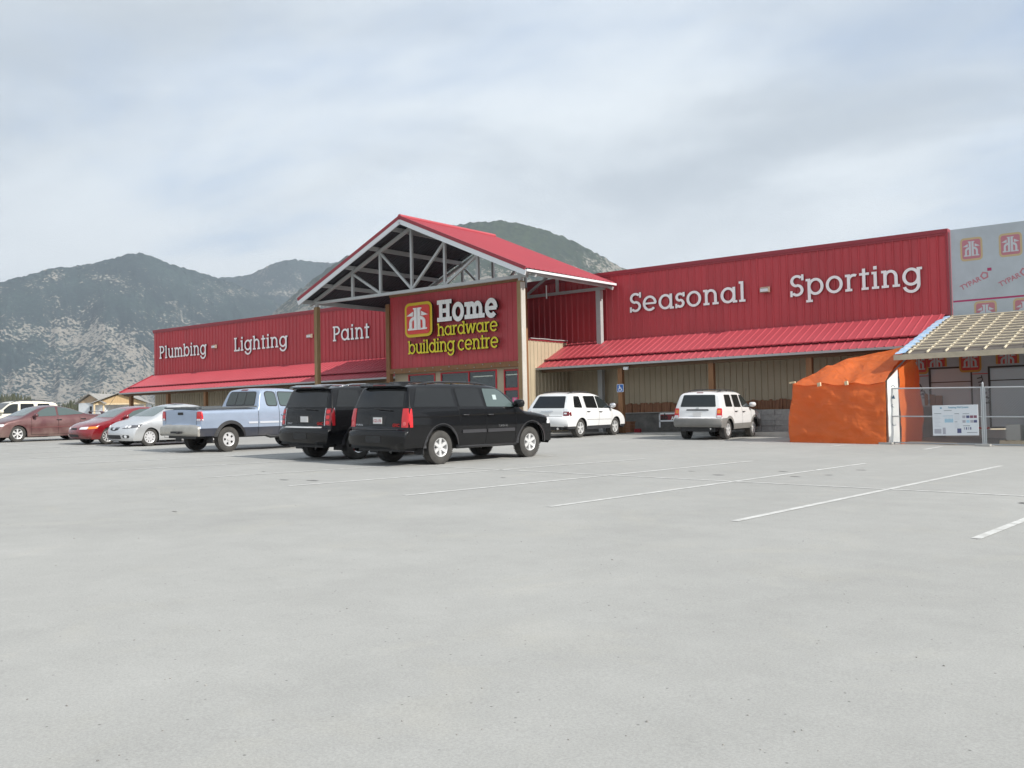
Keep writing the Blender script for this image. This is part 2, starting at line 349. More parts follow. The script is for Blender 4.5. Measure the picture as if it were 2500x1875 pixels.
# ------------------------------------------------------------------ mountains
def mountain_mat(name, rock_lo, rock_hi, forest, seed):
    m = bpy.data.materials.new(name); m.use_nodes = True; nt = m.node_tree; N = nt.nodes; L = nt.links; p = N['Principled BSDF']
    tc = N.new('ShaderNodeTexCoord'); geo = N.new('ShaderNodeNewGeometry')
    def noise(sc, det, rough, st=(1, 1, 1), dist=0):
        mp = N.new('ShaderNodeMapping'); mp.inputs['Scale'].default_value = st; mp.inputs['Location'].default_value = (seed*313, seed*71, 0); L.new(tc.outputs['Object'], mp.inputs[0])
        n = N.new('ShaderNodeTexNoise'); n.inputs['Scale'].default_value = sc; n.inputs['Detail'].default_value = det; n.inputs['Roughness'].default_value = rough; n.inputs['Distortion'].default_value = dist
        L.new(mp.outputs[0], n.inputs['Vector']); return n.outputs['Fac']
    def mp_(x, a, b, c=0, d=1):
        r = N.new('ShaderNodeMapRange'); L.new(x, r.inputs[0])
        for i, v in enumerate((a, b, c, d)): r.inputs[i+1].default_value = v
        return r.outputs[0]
    def op(o, a, b):
        k = N.new('ShaderNodeMath'); k.operation = o
        for i, v in enumerate((a, b)):
            if isinstance(v, (int, float)): k.inputs[i].default_value = v
            else: L.new(v, k.inputs[i])
        return k.outputs[0]
    sp = N.new('ShaderNodeSeparateXYZ'); L.new(tc.outputs['Object'], sp.inputs[0])
    hgt = mp_(sp.outputs['Z'], rock_lo, rock_hi, .34, -.40)
    patch = mp_(noise(.0024, 6, .6, (1, 1, .8), .5), .3, .7, -.45, .45)
    streak = mp_(noise(.010, 5, .65, (1, 1, .25), .3), .3, .7, -.32, .32)
    def cells(sc, st):
        mpn = N.new('ShaderNodeMapping'); mpn.inputs['Scale'].default_value = st; L.new(tc.outputs['Object'], mpn.inputs[0])
        v = N.new('ShaderNodeTexVoronoi'); v.inputs['Scale'].default_value = sc; L.new(mpn.outputs[0], v.inputs['Vector'])
        q = N.new('ShaderNodeSeparateColor'); L.new(v.outputs['Color'], q.inputs[0]); return q
    tree = cells(1/11.0, (1, 1, .5)); tree2 = cells(1/26.0, (1, 1, .35))
    dens = op('MINIMUM', op('ADD', op('ADD', hgt, patch), op('ADD', streak, .44)), .64)
    rnd = mp_(noise(.085, 3, .6, (1, 1, .5)), .30, .70, 0, 1)
    rock = mp_(op('SUBTRACT', dens, rnd), -.08, .08, 0, .9)
    rc = N.new('ShaderNodeMix'); rc.data_type = 'RGBA'; rc.inputs['A'].default_value = (.19, .172, .15, 1); rc.inputs['B'].default_value = (.315, .287, .245, 1); L.new(mp_(noise(.02, 6, .7, (1, 1, .5)), .3, .7), rc.inputs['Factor'])
    fc = N.new('ShaderNodeMix'); fc.data_type = 'RGBA'; fc.inputs['A'].default_value = (*[c*.7 for c in forest], 1); fc.inputs['B'].default_value = (forest[0]*3.4, forest[1]*2.9, forest[2]*2.1, 1)
    L.new(op('MULTIPLY', mp_(noise(.07, 3, .7, (1, 1, .5)), .33, .68), mp_(noise(.004, 5, .6), .32, .68, .25, 1)), fc.inputs['Factor'])
    mx = N.new('ShaderNodeMix'); mx.data_type = 'RGBA'; L.new(rock, mx.inputs['Factor']); L.new(fc.outputs['Result'], mx.inputs['A']); L.new(rc.outputs['Result'], mx.inputs['B'])
    L.new(mx.outputs['Result'], p.inputs['Base Color']); p.inputs['Roughness'].default_value = .95; p.inputs['Specular IOR Level'].default_value = .1
    b = N.new('ShaderNodeBump'); b.inputs['Strength'].default_value = .06; b.inputs['Distance'].default_value = 5
    L.new(noise(.05, 4, .7), b.inputs['Height']); L.new(b.outputs[0], p.inputs['Normal'])
    return m
def mountain(name, ridge, Rr, Rb, step, nu, seed, mat):
    az = np.arange(ridge[0][0], ridge[-1][0], step); el = np.interp(az, [a for a, _ in ridge], [e for _, e in ridge])
    k = max(3, int(.5/step)); el = np.convolve(np.pad(el, k, mode='edge'), np.ones(2*k+1)/(2*k+1), 'valid')
    u = np.concatenate([np.linspace(0, 1, nu), np.linspace(1.02, 1.5, 12)])
    A, U = np.meshgrid(np.radians(az), u); E = np.tile(el, (len(u), 1))
    Rrid = Rr*(1 + .05*np.sin(A*9+seed)) ; R = Rb + (Rrid-Rb)*U
    ridge_h = Rrid*np.tan(np.radians(E))
    f = np.where(U <= 1, .75*U + .25*U**2.2, 1 - (U-1)*1.1)
    x = R*np.sin(A); y = R*np.cos(A)
    env = np.clip(np.minimum(U*3, (1-U)*3.0), 0, 1)
    ang = A*Rr/420.0
    gul = 1 - np.abs(2*fbm(ang*1.3 + .5*fbm(x/900, y/900, 3, seed+5), R/3200, 4, seed, .5) - 1)
    rough = fbm(x/210, y/210, 3, seed+20, .5) - .5
    z = CAMZ + ridge_h*f + env*((gul-.72)*ridge_h*.20 + rough*40 + (1-np.abs(2*vnoise(ang*7 + fbm(x/500, y/500, 2, seed+31)*1.5, R/1800, seed+33)-1)-.5)*16) + (fbm(x/16, y/16, 2, seed+40) - .5)*np.where(U > .97, 14, 0) - (1-np.clip(U*8, 0, 1))*40
    n0, n1 = A.shape
    V = np.stack([x, y, z], -1).reshape(-1, 3)
    i = np.arange(n0-1)[:, None]*n1 + np.arange(n1-1)[None]; F = np.stack([i, i+1, i+n1+1, i+n1], -1).reshape(-1, 4)[:, ::-1]
    me = bpy.data.meshes.new(name); me.vertices.add(len(V)); me.vertices.foreach_set('co', V.ravel())
    me.loops.add(F.size); me.loops.foreach_set('vertex_index', F.ravel().astype(np.int32)); me.polygons.add(len(F)); me.polygons.foreach_set('loop_start', np.arange(0, F.size, 4, dtype=np.int32))
    me.polygons.foreach_set('use_smooth', [True]*len(F))
    me.materials.append(mat); me.update(calc_edges=True); me.validate()
    o = bpy.data.objects.new(name, me); COL.objects.link(o); o['kind'] = 'structure'; return o
mountain('mountain', [(-100, 5), (-85, 6.0), (-74, 6.6), (-65.6, 7.57), (-64.6, 7.94), (-63.25, 8.39), (-62, 8.58), (-60.5, 8.94), (-59.3, 9.35), (-58.7, 9.42), (-58.2, 9.25), (-57.6, 8.95), (-57, 8.79), (-55.5, 8.35), (-54, 7.9), (-52, 7.0), (-49, 5.6), (-45, 4)],
         4700, 3300, .05, 230, 3, mountain_mat('mountain_left_slope', 120, 520, (.014, .026, .033), 1.0))
mountain('mountain', [(-62, 5.5), (-57, 7.6), (-55.8, 8.02), (-54, 8.23), (-52.9, 8.41), (-52.2, 8.85), (-51.4, 9.1), (-50.6, 9.30), (-50.1, 9.22), (-49.2, 9.08), (-48, 9.1), (-46, 8.8), (-43, 8), (-38, 6)],
         5600, 4100, .05, 150, 9, mountain_mat('mountain_back_slope', -100, 620, (.013, .024, .032), 2.3))
mountain('mountain', [(-58, 1.2), (-55, 3.2), (-52.6, 5.6), (-51, 7.0), (-49.5, 8.24), (-48.4, 9.03), (-47.4, 9.61), (-46.3, 10.08), (-44.2, 10.73), (-42, 11.15), (-40.7, 11.33), (-38.7, 11.42), (-37.8, 11.3), (-36.9, 11.03), (-35.6, 10.6), (-34.3, 10.04), (-33, 9.29), (-31.8, 8.56), (-30.3, 7.6), (-27, 6), (-20, 4), (-8, 3)],
         3700, 2450, .05, 220, 5, mountain_mat('mountain_right_slope', 200, 640, (.016, .026, .018), 4.1))

# ------------------------------------------------------------------ far wood at the foot of the mountain
def wood():
    b = MB()
    for i in range(1700):
        a = math.radians(random.uniform(-84, -50)); r = random.uniform(420, 760); x, y = r*math.sin(a), r*math.cos(a)
        z = gz(x, y) - .3; h = random.uniform(12, 17.5)*(r/560)*(.85+.3*math.sin(a*40)**2); w = h*random.uniform(.16, .28)
        n = 7
        for s0, s1, ww in ((.06, .5, 1), (.3, .75, .75), (.55, 1, .5)):
            ring = [(x+w*ww*random.uniform(.7, 1.2)*math.cos(k*2*math.pi/n), y+w*ww*random.uniform(.7, 1.2)*math.sin(k*2*math.pi/n), z+h*(s0+random.uniform(-.04, .04))) for k in range(n)]
            b.add(ring+[(x, y, z+h*s1)], [(k, (k+1) % n, n) for k in range(n)])
    o = b.build('far_wood', M('far_wood_foliage', (.035, .046, .026), .9, var2=(.085, .085, .05), vscale=.12)); o['kind'] = 'stuff'
    tag(o, 'band of dark conifers standing at the foot of the mountain', 'wood')
wood()

# ------------------------------------------------------------------ slab-serif letters from strokes
def glyph(ch, t):
    s = t*.78; o = t*.62; bd = max(0, t-.19); B = []; A = 1.30; asc = A
    def bar(x0, y0, x1, y1): B.append(('b', x0, y0, x1, y1))
    def arc(cx, cy, rx, ry, a0, a1, tt=t): B.append(('a', cx, cy, rx, ry, a0, a1, tt))
    def poly(p): B.append(('p', p))
    R = .51+bd*.45
    if ch == 'o': arc(R, .5, R, R+.01, 0, 360); w = 2*R
    elif ch in 'adqg':
        arc(.49, .5, .49, .51, 0, 360); w = .98
        top = {'a': 1.0, 'd': asc, 'g': 1.0}[ch]
        if ch == 'g':
            bar(w-t, 0.02, w, 1.0); bar(w-t, 1-s, w+o, 1.0); arc(.49, .04, .49, .46, -165, 0); w += o*.6
        else:
            bar(w-t, 0, w, top); bar(w-t, 0, w+o, s)
            if ch == 'd': bar(w-t-o, asc-s, w, asc)
            w += o*.8
    elif ch == 'b':
        bar(o, 0, o+t, asc); bar(0, asc-s, o+t, asc); bar(0, 0, o+t, s); arc(o+.49, .5, .49, .51, 0, 360); w = o+.98
    elif ch == 'p':
        bar(o, -.42, o+t, 1); bar(0, 1-s, o+t, 1); bar(0, -.42, 2*o+t, -.42+s); arc(o+.49, .5, .49, .51, 0, 360); w = o+.98
    elif ch == 'e': arc(R, .5, R, R+.01, 0, 318); bar(t*.6, .5-s*.45, 2*R-t*.25, .5+s*.45); w = 2*R
    elif ch == 'c': arc(R, .5, R, R+.01, 42, 318); w = 2*R*.93
    elif ch in 'sS':
        h = A if ch == 'S' else 1.0; ww = .82 if ch == 'S' else .64; r1 = ww/2; q = (h+t)/4
        arc(r1, h-q, r1, q, 35, 270); arc(r1, q, r1, q, -145, 90)
        bar(ww-s*.9, h-q*.95, ww+.02, h+.01); bar(-.02, -.01, s*.9, q*.95); w = ww
    elif ch in 'li':
        top = asc if ch == 'l' else 1.0
        bar(o, 0, o+t, top); bar(0, top-s, o+t, top); bar(0, 0, 2*o+t, s); w = 2*o+t
        if ch == 'i': bar(o-.01, 1.13, o+t+.01, 1.13+t*1.05)
    elif ch in 'nhm':
        top = asc if ch == 'h' else 1.0; k = (.80 if ch != 'm' else .72)+bd*1.25
        bar(o, 0, o+t, top); bar(0, top-s, o+t, top); bar(0, 0, 2*o+t, s)
        x = o; 
        for i in range(2 if ch == 'm' else 1):
            arc(x+k/2, 1-k/2, k/2, k/2+.01, 0, 180); bar(x+k-t, 0, x+k, 1-k/2+.01); bar(x+k-t-o, 0, x+k+o, s); x += k-t
        w = x+t+o
    elif ch == 'u':
        k = .80; bar(o, k/2, o+t, 1); bar(0, 1-s, o+t, 1); arc(o+k/2, k/2, k/2, k/2+.01, 180, 360); bar(o+k-t, 0, o+k, 1); bar(o+k-t-o, 1-s, o+k, 1); bar(o+k-t, 0, o+k+o, s); w = k+2*o
    elif ch == 'r':
        bar(o, 0, o+t, 1); bar(0, 1-s, o+t, 1); bar(0, 0, 2*o+t, s); arc(o+.40, .60, .40, .41, 62, 180); w = o+.58
    elif ch == 't':
        bar(o+.06, .0, o+.06+t, asc*.96); bar(0, 1-s, 2*o+t+.16, 1); bar(o-.0, 0, 2*o+t+.12, s); w = 2*o+t+.16
    elif ch == 'w':
        d = .30
        def dg(xa, ya, xb, yb): poly([(xa, ya), (xa+t*1.02, ya), (xb+t*1.02, yb), (xb, yb)] if ya < yb else [(xb, yb), (xb+t*1.02, yb), (xa+t*1.02, ya), (xa, ya)])
        dg(d, 0, .06, 1); dg(d, 0, .06+2*d, 1); dg(3*d, 0, .06+2*d, 1); dg(3*d, 0, .06+4*d-.06, 1)
        bar(-.02, 1-s, .06+t+o, 1); bar(.06+4*d-.06-o, 1-s, 4*d+t+o, 1); w = 4*d+t+o*.6
    elif ch == 'P': bar(o, 0, o+t, A); bar(0, A-s, o+t+.1, A); bar(0, 0, 2*o+t, s); arc(o+.36, A-.38, .44, .38, -90, 90); bar(o, A-s, o+.38, A); bar(o, A-.76, o+.38, A-.76+s); w = o+.80
    elif ch == 'L': bar(o, 0, o+t, A); bar(0, A-s, 2*o+t, A); bar(0, 0, .80, s); bar(.80-s, 0, .80, .34); w = .80
    elif ch == 'H':
        k = 1.02
        for x in (o, o+k-t): bar(x, 0, x+t, A); bar(x-o, 0, x+t+o, s); bar(x-o, A-s, x+t+o, A)
        bar(o, A/2-s/2, o+k, A/2+s/2); w = k+2*o
    return B, w
def stroke_polys(B):
    for st in B:
        if st[0] == 'b': yield [(st[1], st[2]), (st[3], st[2]), (st[3], st[4]), (st[1], st[4])]
        elif st[0] == 'p': yield st[1]
        else: yield st
def stroke_mesh(mb, B, fx, fz, yf, depth, eps=.0012):
    """fx, fz map glyph units to metres; front of the letter at yf facing -y"""
    for i, st in enumerate(stroke_polys(B)):
        y0 = yf + eps*i; y1 = yf + depth - eps*i
        if st[0] == 'a':
            _, cx, cy, rx, ry, a0, a1, t = st; n = max(6, int(abs(a1-a0)/11)); P = []
            for k in range(n+1):
                a = math.radians(a0+(a1-a0)*k/n); c, s_ = math.cos(a), math.sin(a)
                po = (fx(cx+rx*c), fz(cy+ry*s_)); pi = (fx(cx+(rx-t)*c), fz(cy+(ry-t*.86)*s_))
                P.append((po, pi))
            V = []; 
            for po, pi in P: V += [(po[0], y0, po[1]), (pi[0], y0, pi[1]), (pi[0], y1, pi[1]), (po[0], y1, po[1])]
            for k in range(n):
                o = k*4
                mb.add([V[o], V[o+1], V[o+5], V[o+4]], [(0, 1, 2, 3)], 0); mb.add([V[o+3], V[o+2], V[o+6], V[o+7]], [(3, 2, 1, 0)], 1)
                mb.add([V[o], V[o+3], V[o+7], V[o+4]], [(3, 2, 1, 0)], 1); mb.add([V[o+1], V[o+2], V[o+6], V[o+5]], [(0, 1, 2, 3)], 1)
            if abs(a1-a0) < 359: mb.add(V[:4], [(0, 1, 2, 3)], 1); mb.add(V[-4:], [(3, 2, 1, 0)], 1)
        else: mb.prism([(fx(x), fz(y)) for x, y in st], y0, y1, 0, 1)
def letters(word, x0, x1, zb, height, yf, depth, mats, t, parent, gap=.14, name='letter'):
    gl = [glyph(c, t) if c != ' ' else (None, .38) for c in word]
    tot = sum(w for _, w in gl) + gap*(len(word)-1); sx = (x1-x0)/tot; sz = height/1.30; cx = 0
    for c, (B, w) in zip(word, gl):
        if B:
            mb = MB(); stroke_mesh(mb, B, lambda x: x0+(cx+x)*sx, lambda z: zb+z*sz, yf, depth)
            mb.build(name, mats, parent, recalc=True)
        cx += w+gap
def word_sign(word, x0, x1, zb, h, yf, label, t=.185):
    X0, Y, Z = BP(x0, yf, zb); X1 = x1*K; c = (X0+X1)/2
    r = empty('lettered_sign', (c, Y, Z)); tag(r, label, 'sign', 'department name signs on the red wall')
    letters(word, X0-c, X1-c, 0, h*K, -.05, .045, [WHITE_SIGN, SIGN_SIDE], t, r)
word_sign('Plumbing', -56.66, -51.63, 4.32, .80, 35.60, 'white raised lettering Plumbing on the red wall, far left end')
word_sign('Lighting', -48.87, -44.01, 4.33, .80, 35.60, 'white raised lettering Lighting on the red wall between two wall lamps')
word_sign('Paint', -40.22, -37.42, 4.36, .80, 35.60, 'white raised lettering Paint on the red wall beside the entrance canopy')
word_sign('Seasonal', -21.71, -16.52, 4.37, .80, 35.60, 'white raised lettering Seasonal on the red wall right of the canopy')
word_sign('Sporting', -14.70, -9.98, 4.37, .80, 35.60, 'white raised lettering Sporting on the red wall at its right end')

def rrect(x0, z0, x1, z1, r, n=5):
    P = []
    for cx, cz, a in ((x1-r, z1-r, 0), (x0+r, z1-r, 90), (x0+r, z0+r, 180), (x1-r, z0+r, 270)):
        for k in range(n+1):
            b = math.radians(a+90*k/n); P.append((cx+r*math.cos(b), cz+r*math.sin(b)))
    return P
def emblem(x0, z0, w, h, yf, d, mats, parent, side=None, clip=None):
    """two mirrored house-shaped h letters in a rounded frame; front faces -y; d = thickness of each layer"""
    cl = (lambda P: P) if clip is None else (lambda P: clip_poly(P, *clip))
    fx = lambda u: x0+u*w; fz = lambda v: z0+v*h; sd = side or mats[0]
    def layer(P, y0, y1, mt, nm, sm):
        P = cl([(fx(u), fz(v)) for u, v in P])
        if len(P) < 3: return
        b = MB(); b.prism(P, y0, y1, 0, 1); return b.build(nm, [mt, sm], parent, recalc=True)
    layer(rrect(0, 0, 1, 1, .17), yf-d, yf, mats[0], 'emblem_border', sd)
    layer(rrect(.085, .085, .915, .915, .10), yf-d*1.5, yf-d, mats[1], 'emblem_field', mats[1])
    for sgn in (1, -1):
        b = MB(); mx = lambda P: [(.5+sgn*(u-.5), v) for u, v in P]
        polys = [[(.513, .20), (.61, .20), (.61, .84), (.513, .84)], [(.60, .80), (.645, .80), (.645, .84), (.60, .84)], [(.60, .20), (.655, .20), (.655, .25), (.60, .25)],
                 [(.655, .60), (.885, .62), (.655, .735)], [(.70, .20), (.79, .20), (.79, .43), (.70, .43)], [(.665, .20), (.705, .20), (.705, .25), (.665, .25)], [(.78, .20), (.84, .20), (.84, .255), (.78, .255)]]
        n = 8
        for k in range(n):
            a, c = math.radians(90*k/n), math.radians(90*(k+1)/n)
            polys.append([(.60+.19*math.cos(a), .42+.17*math.sin(a)), (.60+.19*math.cos(c), .42+.17*math.sin(c)), (.60+.10*math.cos(c), .42+.08*math.sin(c)), (.60+.10*math.cos(a), .42+.08*math.sin(a))])
        for i, P in enumerate(polys):
            P = cl([(fx(u), fz(v)) for u, v in mx(P)])
            if len(P) > 2: b.prism(P, yf-d*2.2+i*d*.01, yf-d*1.5)
        if b.v: b.build('emblem_letter', mats[2], parent, recalc=True)
def clip_poly(P, axis, val, keep_above):
    out = []
    for i in range(len(P)):
        a, b = P[i], P[(i+1) % len(P)]; da, db = (a[axis]-val), (b[axis]-val)
        if not keep_above: da, db = -da, -db
        if da >= 0: out.append(a)
        if (da >= 0) != (db >= 0):
            t = da/(da-db); out.append((a[0]+(b[0]-a[0])*t, a[1]+(b[1]-a[1])*t))
    return out
# main sign on the entrance panel
r = empty('store_sign', BP(-28.7, 32.2, 2.9)); tag(r, 'large store sign with red house emblem and white and yellow lettering on the entrance panel', 'sign')
ox, oy, oz = BP(-28.7, 32.2, 2.9)
def lx(x): return x*K-ox
def lz(z): return z*K+CAMZ-oz
emblem(lx(-31.33), lz(3.76), (31.33-29.66)*K, 1.54*K, -.16, .08, [YELLOW_E, RED_SIGN, WHITE_SIGN], r, side=SIGN_SIDE)
letters('Home', lx(-29.45), lx(-26.03), lz(4.34), .95*K, -.14, .12, [WHITE_SIGN, SIGN_SIDE], .33, r, gap=.05)
letters('hardware', lx(-29.47), lx(-26.05), lz(3.72), .555*K, -.13, .10, [YELLOW, SIGN_SIDE], .19, r, gap=.03)
letters('building centre', lx(-31.27), lx(-26.03), lz(3.02), .60*K, -.13, .10, [YELLOW, SIGN_SIDE], .19, r, gap=.03)

# ------------------------------------------------------------------ text from the built-in font (small print)
def text_mesh(body, size, bold=0.0, spacing=1.0):
    c = bpy.data.curves.new('print', 'FONT'); c.body = body; c.size = size; c.offset = bold; c.resolution_u = 3; c.space_character = spacing
    o = bpy.data.objects.new('print', c); COL.objects.link(o); bpy.context.view_layer.update()
    me = bpy.data.meshes.new_from_object(o.evaluated_get(bpy.context.evaluated_depsgraph_get()))
    v = [tuple(p.co) for p in me.vertices]; f = [tuple(p.vertices) for p in me.polygons]
    bpy.data.objects.remove(o); bpy.data.meshes.remove(me); bpy.data.curves.remove(c)
    return v, f

# ------------------------------------------------------------------ store building
def ribs(mb, p0, p1, up, out, pitch=.315, h=.024, wb=.075, wt=.03, m=0, v0=0., v1=1., nv=1):
    """ribbed metal sheet: runs p0->p1, ribs along vector up, standing out along out"""
    p0, p1, up, out = Vector(p0), Vector(p1), Vector(up), Vector(out).normalized()
    d = p1-p0; L = d.length; d.normalize(); prof = []; x = 0.0
    while x < L:
        prof += [(x, 0)]
        for a, hh in ((pitch-wb, 0), (pitch-wb/2-wt/2, h), (pitch-wb/2+wt/2, h)):
            if x+a < L: prof.append((x+a, hh))
        x += pitch
    prof.append((L, 0)); P = []
    for j in range(nv+1):
        t = v0+(v1-v0)*j/nv
        P.append([p0+d*a+out*hh+up*t for a, hh in prof])
    mb.grid(P, m)
store = empty('store_building', BP(-33, 40, -.65)); tag(store, 'long red metal store building with beige lower walls, awnings and a gabled entrance canopy', 'building')
sx_, sy_, sz_ = BP(-33, 40, -.65)
def Q(x, y, z): return (x*K-sx_, y*K-sy_, z*K+CAMZ-sz_)
def QB(b, x0, y0, z0, x1, y1, z1, m=0): b.box(*Q(x0, y0, z0), *Q(x1, y1, z1), m)
WY = 35.65; XL, XR = -57.4, -9.15; VL, VR = -32.72, -24.95
b = MB(); ribs(b, Q(XL, WY, 3.22), Q(XR, WY, 3.22), Vector((0, 0, 2.90*K)), (0, -1, 0), h=.04, wb=.10, wt=.035); b.build('upper_wall', RED_WALL, store)
b = MB(); ribs(b, Q(XL, WY+.02, -1.5), Q(XR, WY+.02, -1.5), Vector((0, 0, 4.72*K)), (0, -1, 0), pitch=.27, h=.03, wb=.07, wt=.03); b.build('lower_wall', BEIGE, store)
b = MB(); QB(b, XL-.01, WY+.06, -1.5, XR, WY+.3, 6.1); QB(b, XL, WY+.3, -1.5, XL+.3, 62, 5.9); QB(b, XL, 62, -1.5, XR, 62.3, 5.9); QB(b, XR-.3, WY+.3, -1.5, XR, 62, 5.9); b.build('side_wall', BEIGE, store)
b = MB(); QB(b, XL, WY+.3, 5.3, XR, 62, 5.5); b.build('flat_roof', STEEL, store)
b = MB(); QB(b, XL-.06, WY-.07, 6.07, XR+.06, WY+.36, 6.20); QB(b, XL-.06, WY-.045, 5.99, XR+.06, WY-.035, 6.07); b.build('parapet_cap', RED_TRIM, store)
b = MB(); QB(b, XR-.02, WY-.06, 3.25, XR+.06, WY+.3, 6.07); b.build('corner_trim', RED_TRIM, store)
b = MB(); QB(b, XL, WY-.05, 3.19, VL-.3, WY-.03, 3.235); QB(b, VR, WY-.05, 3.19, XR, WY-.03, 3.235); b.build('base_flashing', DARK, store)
# awnings
EY = 33.25; EZ = 2.14; JZ = 3.25
def awn(x0, x1, left):
    sl = Vector(Q(0, EY, EZ)) - Vector(Q(0, WY-.05, JZ)); nrm = Vector((0, sl.z, -sl.y)); nrm = nrm if nrm.z > 0 else -nrm; nrm.normalize()
    b = MB(); a = Vector(Q(x0, WY-.05, JZ)); c = Vector(Q(x1, WY-.05, JZ))
    ribs(b, a, c, sl, nrm, pitch=.315, h=.022, wb=.075, wt=.03, v0=.70, v1=1.0)
    ribs(b, a+nrm*.045, c+nrm*.045, sl, nrm, pitch=.315, h=.022, wb=.075, wt=.03, v0=0, v1=.735)
    o = b.build('awning', RED_ROOF, store)
    b = MB(); p, q = a+sl*.735+nrm*.085, c+sl*.735+nrm*.085; b.bar(p, q, .07, .02, up=nrm); b.build('snow_bar', RED_TRIM, o)
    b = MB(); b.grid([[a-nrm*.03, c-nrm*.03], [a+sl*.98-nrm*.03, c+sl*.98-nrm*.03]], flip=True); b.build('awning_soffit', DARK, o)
    b = MB(); g0 = Vector(Q(x0, EY-.03, EZ-.045)); g1 = Vector(Q(x1, EY-.03, EZ-.045)); b.bar(g0, g1, .10, .085); b.build('gutter', STEEL, o)
    b = MB(); QB(b, x0+.1, EY+.22, EZ-.20, x1-.1, EY+.38, EZ-.02); b.build('awning_beam', WOOD_D, o)
    if left:
        b = MB(); b.bar(a+nrm*.04, a+sl+nrm*.02, .05, .14, up=nrm); b.build('rake_trim', RED_TRIM, o)
awn(XL, VL, True); awn(VR, -9.25, False)
PX = [-56.62, -52.6, -48.83, -44.9, -40.95, -37.0, -21.0, -17.03, -13.27]
for x in PX:
    b = MB(); QB(b, x-.10, 33.48, -1.3, x+.10, 33.67, EZ-.20); b.build('awning_post', WOOD, store)
# wainscot under the right awning
b = MB(); x = VR+.02
while x < XR-.3:
    w = random.uniform(.09, .15); y = WY-.10-random.uniform(0, .06); QB(b, x, y, .188, x+w*.92, y+.05, .50+random.uniform(0, .09)); x += w
b.build('cedar_band', CEDAR, store)
b = MB(); QB(b, VR, WY-.035, .10, XR-.2, WY-.02, .52); b.build('cedar_backing', CEDAR, store)
b = MB(); QB(b, VR, WY-.16, -1.2, XR-.2, WY-.04, .15); b.build('stone_wainscot', STONE, store)
b = MB(); QB(b, VR, WY-.24, .15, XR-.2, WY-.03, .185); b.build('wainscot_ledge', CONC, store)
# entrance vestibule
VY = 32.62
b = MB(); ribs(b, Q(VR, VY, -1.3), Q(VR, WY, -1.3), Vector((0, 0, 4.62*K)), (1, 0, 0), pitch=.27, h=.03, wb=.07, wt=.03); b.build('vestibule_side_wall', BEIGE, store)
b = MB(); QB(b, VL, VY+.05, -1.3, VL+.1, WY, 3.3); b.build('vestibule_side_wall', BEIGE, store)
b = MB(); QB(b, VL, VY, 3.28, VR-.03, WY, 3.32)
for k in range(4): QB(b, VR-.10, VY+.15+k*.66, 3.355+(.012 if k % 2 else 0), VR+.10, VY+.15+k*.66+.69, 3.385+(.012 if k % 2 else 0))
b.build('vestibule_roof', STEEL, store)
b = MB(); QB(b, VR-.02, VY+.1, 3.29, VR+.045, WY-.02, 3.35); b.build('red_cap_trim', RED_TRIM, store)
b = MB()
for x0, x1 in ((-32.6, -31.80), (-30.10, -29.80), (-26.55, -26.2), (-25.36, -24.97)): QB(b, x0, VY-.02, -.75, x1, VY+.1, 2.32)
QB(b, -31.8, VY-.015, -.75, -30.1, VY+.08, -.1); QB(b, -31.8, VY-.015, 2.14, -26.2, VY+.08, 2.32); QB(b, -26.2, VY-.015, 2.12, -25.36, VY+.08, 2.32)
b.build('front_wall', BEIGE, store)
PANE = M('shop_window_glass', (.10, .12, .13), .03, spec=.6, coat=.4)
nt = PANE.node_tree; tr = nt.nodes.new('ShaderNodeBsdfTransparent'); ms = nt.nodes.new('ShaderNodeMixShader'); ms.inputs[0].default_value = .38
tr.inputs[0].default_value = (.55, .6, .6, 1); nt.links.new(nt.nodes['Principled BSDF'].outputs[0], ms.inputs[1]); nt.links.new(tr.outputs[0], ms.inputs[2]); nt.links.new(ms.outputs[0], nt.nodes['Material Output'].inputs[0])
def window(x0, x1, z0, z1, muls, name='window', fm=RED_PAINT, y=VY, t=.055, pane=PANE, bars=()):
    b = MB(); y0, y1 = y-.045, y+.05
    QB(b, x0, y0, z0, x0+t, y1, z1); QB(b, x1-t, y0, z0, x1, y1, z1); QB(b, x0+t, y0, z1-t, x1-t, y1, z1); QB(b, x0+t, y0, z0, x1-t, y1, z0+t)
    for m in muls: QB(b, m-t/2, y0+.003, z0+t, m+t/2, y1, z1-t)
    for z in bars: QB(b, x0+t, y0+.006, z-t, x1-t, y1, z+t)
    o = b.build(name, fm, store); b = MB(); QB(b, x0+t*.8, y, z0+t*.8, x1-t*.8, y+.012, z1-t*.8); b.build('pane', pane, o); return o
window(-31.78, -30.12, -.1, 2.14, []); window(-29.78, -26.57, -.6, 2.14, [-28.13])
b = MB(); QB(b, -29.8, VY-.015, -.8, -26.55, VY+.08, -.6); b.build('sill_wall', BEIGE, store)
dr = window(-26.18, -25.38, -.72, 2.10, [], 'door', bars=(1.28,)); 
b = MB(); b.tube([Q(-25.55, VY-.10, .1), Q(-25.55, VY-.10, .9)], .018, 8); b.build('handle', CHROME, dr)
b = MB(); QB(b, -25.72, VY-.06, .62, -25.46, VY-.052, .92); b.build('pink_notice', M('pink_paper', (.75, .12, .28), .6), dr)
# dim interior behind the shop windows
b = MB(); QB(b, VL+.12, WY-.3, -.72, VR-.05, WY-.25, 2.9); QB(b, VL+.12, VY+.12, -.72, VR-.05, WY-.3, -.70); QB(b, VL+.12, VY+.12, 2.6, VR-.05, WY-.3, 2.63); b.build('interior_wall', M('shop_interior', (.30, .30, .29), .7, var=.3, vscale=1.2), store)
b = MB()
for x in (-29.6, -28.0, -26.9): QB(b, x, 34.6, 1.98, x+1.1, 34.68, 2.02)
b.build('ceiling_tube', M('lit_tube', (.8, .8, .75), emit=(1, .95, .8, 4)), store)
